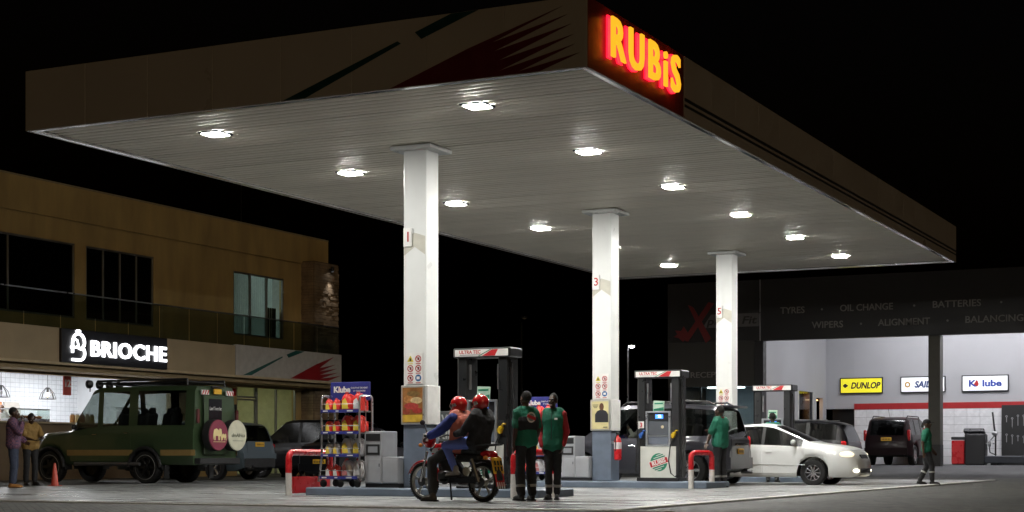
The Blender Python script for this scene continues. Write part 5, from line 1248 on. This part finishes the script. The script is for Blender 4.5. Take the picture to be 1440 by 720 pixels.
# attendant at the far pump
person('person', 'attendant whose dark head shows above the white saloon at the far pump', (-12.85, 41.35, .02), R(100), {}, dict(shirt=GRNC, trousers=BLACKT, shoes=BOOT), .014, 'people', scale=1.04)
# woman walking
t_, D_, sp_ = person('person', 'woman attendant walking right past the service bay in green shirt', (-8.62, 40.3, .0), R(18),
    dict(Lhip=(0, .085, .92), Rkn=(.13, -.09, .52), Ran=(.14, -.09, .09), Lkn=(.02, .09, .5), Lan=(-.17, .09, .11), Rel=(-.12, -.23, 1.13), Rwr=(-.1, -.25, .87), Lel=(.05, .24, 1.13), Lwr=(.2, .24, .92), Lft=(1, .05, -.15), yaw=R(-10)), dict(shirt=GRNC, trousers=BLACKT, shoes=BOOT, band=.55, hairlen=.12, capmat=BLACKT, collar=REDC, skin=(.07, .035, .02)), .012, 'people', hat='cap', scale=.92)
# man on the phone and man in yellow
def plaid():
    m = P('plaid', (.2, .09, .13), .85); t = m.node_tree; n = t.nodes; L = t.links; b = n['Principled BSDF']; tc = n.new('ShaderNodeTexCoord'); ck = n.new('ShaderNodeTexChecker'); ck.inputs['Scale'].default_value = 28
    ck.inputs[1].default_value = (.17, .07, .10, 1); ck.inputs[2].default_value = (.05, .035, .08, 1); L.new(tc.outputs['Object'], ck.inputs[0]); L.new(ck.outputs[0], b.inputs['Base Color']); return m
t_, D_, sp_ = person('person', 'man in checked purple shirt holding a phone to his mouth', (-25.7, 27.2, 0), R(35),
    dict(Rel=(.16, -.24, 1.2), Rwr=(.2, -.1, 1.42), Rpalm=(-1, .3, 0), Lel=(.05, .24, 1.13), Lwr=(.22, .16, 1.02), Rcurl=.9), dict(shirt=plaid(), sleeve='long', trousers=P('jeans_dark', (.03, .04, .07), .85), shoes=P('tan_shoe', (.32, .14, .03), .6), bulk=.02), .012, 'people', scale=1.02)
o = M().box((0, 0, 0), (.012, .075, .15), .006, ry=R(-20)).build('mobile_phone', P('phone_lit', (.2, .2, .18), .2), None, (-25.7 + .21, 27.2 + .08, 1.56)); o.rotation_euler = (0, 0, R(35)); tag(o, 'mobile phone held by the man in the checked shirt', 'phone')
person('person', 'man in mustard yellow shirt looking down beside the safari truck', (-27.8, 30.0, 0), R(-25),
    dict(head=(.05, 0, 1.6), pitch=R(28), Rel=(.16, -.22, 1.15), Rwr=(.36, -.1, 1.1), Lel=(.18, .22, 1.15), Lwr=(.38, .12, 1.14), Lpalm=(0, 0, 1), Rpalm=(0, 0, 1)), dict(shirt=P('mustard_cloth', (.26, .16, .045), .8), trousers=BLACKT), .012, 'people', scale=1.0)
# dark figures before the office doors
person('person', 'dark figure in a cap standing before the glass office doors', (-30.6, 45.6, 0), R(150), {}, dict(shirt=BLACKT, capmat=BLACKT, trousers=BLACKT), .016, 'people', hat='cap', scale=1.06)
person('person', 'dark bareheaded figure left of the capped man at the glass doors', (-30.6, 44.9, 0), R(60), {}, dict(shirt=BLACKT, trousers=BLACKT), .016, 'people', scale=1.0)
# shop staff behind the counter
for k, (y, lab, bald) in enumerate(((34.9, 'shop worker in white at the left end behind the counter', 0), (37.6, 'bald shop worker in white behind the counter', 1))):
    person('person', lab, (-36.0, y, .56), R(20 - 60 * k), {}, dict(shirt=P('chef_white', (.75, .75, .75), .8), sleeve='long', skin=(.35, .19, .13), bald=bald, trousers=BLACKT), .016, 'people', scale=.98)
# passenger in the off-roader
SEATJ = dict(pelvis=(0, 0, .0), chest=(-.06, 0, .28), neck=(-.07, 0, .5), head=(-.04, 0, .66), Lsh=(-.07, .18, .44), Rsh=(-.07, -.18, .44), Lhip=(.05, .09, -.02), Rhip=(.05, -.09, -.02), Lkn=(.46, .12, .03), Rkn=(.46, -.12, .03), Lan=(.5, .12, -.2), Ran=(.5, -.12, -.2), Rel=(.1, -.24, .22), Rwr=(.3, -.14, .3), Lel=(.1, .22, .3), Lwr=(.22, .1, .48))
person('person', 'passenger in a white top inside the grey off-roader', (-14.55, 36.2, .9), math.pi + R(10), dict(SEATJ), dict(shirt=P('pale_cloth', (.55, .5, .45), .8), skin=(.12, .06, .035), sleeve='long', trousers=BLACKT), .012, 'people', scale=.92)

# ================================================================== motorcycle with two riders
BKL, BKR = (-12.16, 22.5, .018), math.pi - R(14)
bk = thing('motorcycle', 'red motorcycle with cast wheels carrying two helmeted riders', 'motorcycle', BKL, BKR)
BKRED = P('bike_red', (.42, .012, .018), .2, coat=.8); GUN = P('engine_grey', (.12, .12, .12), .4, .8); ALW = P('cast_alloy', (.5, .48, .44), .35, .8)
def bwheel(x, r, wd):
    t = M().lathe([(r * .83, -wd * .4), (r * .9, -wd * .5), (r * .97, -wd * .36), (r, 0), (r * .97, wd * .36), (r * .9, wd * .5), (r * .83, wd * .4)], 36, (0, 0, 0), 'y', cap=False)
    for k in range(44):
        a = 2 * math.pi * k / 44; t.box((r * .985 * math.cos(a), 0, r * .985 * math.sin(a)), (.016, wd * .7, .02), 0, ry=-a)
    w_ = t.build('wheel', RUB, bk, (x, 0, r), True)
    m = M().lathe([(r * .84, -wd * .36), (r * .84, wd * .36), (r * .76, wd * .3), (r * .76, -wd * .3), (r * .84, -wd * .36)], 32, (0, 0, 0), 'y', cap=False)
    for k in range(5):
        a = 2 * math.pi * k / 5 + .3
        for da in (-.1, .1): m.tube([(.04 * math.cos(a), 0, .04 * math.sin(a)), (r * .45 * math.cos(a + da * .6), 0, r * .45 * math.sin(a + da * .6)), (r * .77 * math.cos(a + da), 0, r * .77 * math.sin(a + da))], .012, 6)
    m.lathe([(.05, -.06), (.06, -.05), (.06, .05), (.05, .06)], 18, (0, 0, 0), 'y'); m.build('rim', ALW, w_, smooth=True)
    M().lathe([(.075, 0), (.075, .012)], 18, (0, .07, 0), 'y').build('brake_drum', GUN, w_)
bwheel(.64, .30, .085); bwheel(-.62, .30, .1)
for s in (-1, 1):
    M().tube([(.64, s * .085, .3), (.57, s * .085, .55), (.50, s * .085, .78)], [.026, .026, .021], 10).build('fork_leg', CHROME, bk, smooth=True)
    M().tube([(-.62, s * .12, .3), (-.48, s * .13, .66)], [.035, .03], 10).build('shock_absorber', GUN, bk)
    M().tube([(.0, s * .05, .4), (-.3, s * .08, .35), (-.62, s * .1, .3)], .022, 8).build('swing_arm', DARKM, bk)
    M().tube([(.36, s * .06, 1.0), (.34, s * .2, 1.04), (.26, s * .36, 1.02)], .013, 8).build('handlebar', DARKM, bk)
    M().cyl((.285, s * .3, 1.026), (.25, s * .4, 1.018), .019).build('grip', RUB, bk)
    M().tube([(.3, s * .27, 1.03), (.33, s * .34, 1.2)], .007, 6).build('mirror_stem', DARKM, bk); M().ell((.33, s * .37, 1.23), (.015, .06, .04)).build('mirror', BLACKP, bk, smooth=True)
    M().cyl((.02, s * .12, .33), (.02, s * .3, .33), .016).build('foot_peg', RUB, bk); M().cyl((-.32, s * .12, .38), (-.32, s * .28, .38), .014).build('foot_peg', RUB, bk)
    M().ell((-.78, s * .14, .68), (.04, .035, .03)).build('indicator', P('amber', (.6, .2, .02), .3), bk); M().ell((.56, s * .17, .88), (.03, .04, .03)).build('indicator', P('amber', (.6, .2, .02), .3), bk)
    M().tube([(-.4, s * .13, .78), (-.5, s * .16, .86), (-.82, s * .17, .88), (-.88, s * .1, .88)], .012, 8).build('rack_tube', DARKM, bk); M().tube([(-.55, s * .16, .87), (-.6, s * .12, .74)], .011, 6).build('rack_stay', DARKM, bk)
def guard(cx, r, a0, a1, w_):
    m = M(); vs = []; n = 14
    for i in range(n + 1):
        a = R(a0 + (a1 - a0) * i / n)
        for q, dr_ in ((-w_, -.025), (-w_ * .6, .0), (0, .012), (w_ * .6, 0), (w_, -.025)): vs.append((cx + (r + dr_) * math.cos(a), q, .3 + (r + dr_) * math.sin(a)))
    m.add(vs, [(i * 5 + j, (i + 1) * 5 + j, (i + 1) * 5 + j + 1, i * 5 + j + 1) for i in range(n) for j in range(4)]); return m
o = guard(.64, .335, 20, 178, .065).build('front_mudguard', BKRED, bk, smooth=True); o.modifiers.new('thick', 'SOLIDIFY').thickness = .006
o = guard(-.62, .35, 40, 175, .08).build('rear_mudguard', BLACKP, bk, smooth=True); o.modifiers.new('thick', 'SOLIDIFY').thickness = .006
M().ell((.53, 0, .96), (.1, .12, .13), 18, 12).build('headlamp_cowl', BKRED, bk, smooth=True); M().ell((.6, 0, .94), (.05, .085, .08), 16, 10).build('headlamp', P('headlight_clear', (.5, .5, .5), .15, .3), bk, smooth=True)
M().box((.42, 0, 1.06), (.12, .2, .07), .02).build('instruments', BLACKP, bk); M().box((.5, .12, 1.0), (.1, .02, .12), .005).build('number_sticker', WHITE, bk)
tk = M(); tk.rings([((.2, 0, .66), .2, .09), ((.2, 0, .74), .27, .13), ((.18, 0, .82), .26, .135), ((.17, 0, .89), .2, .11), ((.17, 0, .915), .12, .06)], 20); tk.build('fuel_tank', BKRED, bk, smooth=True)
for s in (-1, 1): M().prism([(-.1, -.05), (.16, -.03), (.12, .04), (-.06, .05)], (.2, s * .131, .79), ux, uz, .006 * s).build('tank_decal', P('decal_silver', (.6, .6, .6), .3, .5), bk)
M().box((-.29, 0, .79), (.72, .25, .1), .045).build('seat', P('vinyl_black', (.015, .015, .015), .4), bk, smooth=True)
M().box((-.35, 0, .68), (.5, .2, .14), .04).build('side_panel', BLACKP, bk, smooth=True); M().box((-.72, 0, .74), (.22, .2, .1), .03).build('tail_fairing', BKRED, bk, smooth=True)
M().tube([(.5, 0, .82), (.3, 0, .62), (.22, 0, .32), (-.1, 0, .3)], .028, 8).build('frame_tube', DARKM, bk); M().tube([(.45, 0, .8), (0, 0, .74), (-.6, 0, .76)], .024, 8).build('frame_tube', DARKM, bk)
en = M().box((.1, 0, .38), (.36, .26, .2), .05); en.cyl((.14, 0, .45), (.24, 0, .66), .085, .075, 16); [en.lathe([(.105, -.006), (.105, .006)], 16, (.165 + .016 * k, 0, .5 + .03 * k)) for k in range(5)]; stuff(en.build('engine', GUN, bk, smooth=True))
M().lathe([(.1, 0), (.1, .03)], 18, (.06, -.15, .36), 'y').build('engine_cover', GUN, bk); M().lathe([(.1, 0), (.1, .03)], 18, (.06, .16, .36), 'y').build('engine_cover', GUN, bk)
M().box((-.28, .14, .34), (.62, .03, .11), .012).build('chain_case', DARKM, bk); M().lathe([(.07, 0), (.07, .02)], 18, (-.4, .165, .47), 'y').build('white_cover', P('cover_cream2', (.5, .5, .42), .4), bk)
M().tube([(.24, -.1, .52), (.34, -.12, .4), (.2, -.15, .26), (-.1, -.17, .25), (-.3, -.17, .27), (-.85, -.18, .36)], [.02, .022, .022, .03, .045, .042], 12).build('exhaust', CHROME, bk, smooth=True)
M().box((-.83, 0, .71), (.05, .16, .1), .02).build('tail_lamp', TL, bk); 
pl_ = M().box((-.9, 0, .56), (.015, .24, .26), .004, ry=R(14)).build('number_plate', PLT, bk)
for k in range(3): M().box((-.912, -.07 + .07 * k, .6), (.004, .035, .07), ry=R(14)).build('plate_character', BLACKP, pl_); M().box((-.925, -.07 + .07 * k, .51), (.004, .035, .07), ry=R(14)).build('plate_character', BLACKP, pl_)
mf = M().box((-.95, 0, .34), (.012, .2, .2), .002, ry=R(12)).build('mud_flap', PRD, bk)
for k in range(4): M().box((-.975, -.075 + .05 * k, .255), (.006, .02, .1), ry=R(12)).build('flap_stripe', WHITE, mf)
M().tube([(-.85, -.17, .88), (-.88, .0, .885), (-.85, .17, .88)], .012, 8).build('rack_tube', DARKM, bk); M().tube([(-.05, .14, .3), (-.15, .22, .03)], .013, 8).build('side_stand', DARKM, bk)
NAVC = P('navy_cloth', (.02, .035, .2), .8, bump=.25, bsc=100)
CORAL = P('vest_coral', (.55, .16, .11), .8, var=.2, bump=.3, bsc=60)
t_, D_, sp_ = person('person', 'motorcycle rider in red helmet and coral vest over blue sleeves', BKL, BKR,
    dict(pelvis=(-.16, 0, .9), chest=(-.17, 0, 1.15), neck=(-.13, 0, 1.35), head=(-.09, 0, 1.49), Lsh=(-.15, .19, 1.29), Rsh=(-.15, -.19, 1.29), Lel=(.05, .3, 1.09), Rel=(.05, -.3, 1.09), Lwr=(.2, .34, 1.02), Rwr=(.2, -.34, 1.02), Lpalm=(0, 0, -1), Rpalm=(0, 0, -1), Lcurl=.9, Rcurl=.9,
         Lhip=(-.1, .1, .87), Rhip=(-.1, -.1, .87), Lkn=(.22, .27, .62), Rkn=(.24, -.22, .68), Lan=(.12, .36, .09), Ran=(.0, -.22, .42), Lft=(1, .3, 0)),
    dict(shirt=CORAL, sleeve='long', sleeve_mat=NAVC, top='vest', trousers=P('charcoal_cloth', (.03, .03, .032), .85), shoes=P('brown_boot', (.06, .045, .03), .6), bulk=.025, hairlen=0, collar=NAVC, leg=1.1), .009, 'people', hat='helmet')
t_, D_, sp_ = person('person', 'pillion rider in red helmet, black top and blue jeans', BKL, BKR,
    dict(pelvis=(-.52, 0, .94), chest=(-.6, 0, 1.18), neck=(-.58, 0, 1.38), head=(-.54, 0, 1.51), Lsh=(-.57, .17, 1.32), Rsh=(-.57, -.17, 1.32), Lel=(-.42, .25, 1.08), Rel=(-.42, -.25, 1.08), Lwr=(-.2, .19, 1.05), Rwr=(-.22, -.19, 1.05), Lpalm=(0, -1, 0), Rpalm=(0, 1, 0),
         Lhip=(-.44, .09, .92), Rhip=(-.44, -.09, .92), Lkn=(-.04, .23, .86), Rkn=(-.04, -.23, .86), Lan=(-.26, .25, .47), Ran=(-.26, -.25, .47), Lft=(1, .1, -.1), Rft=(1, -.1, -.1)),
    dict(shirt=BLACKT, sleeve='long', trousers=P('jeans_blue', (.12, .17, .5), .85, bump=.25, bsc=100), shoes=P('sneaker', (.25, .24, .22), .6), bulk=.012, hairlen=.3, leg=.85, skin=(.10, .05, .03)), .009, 'people', hat='helmet')
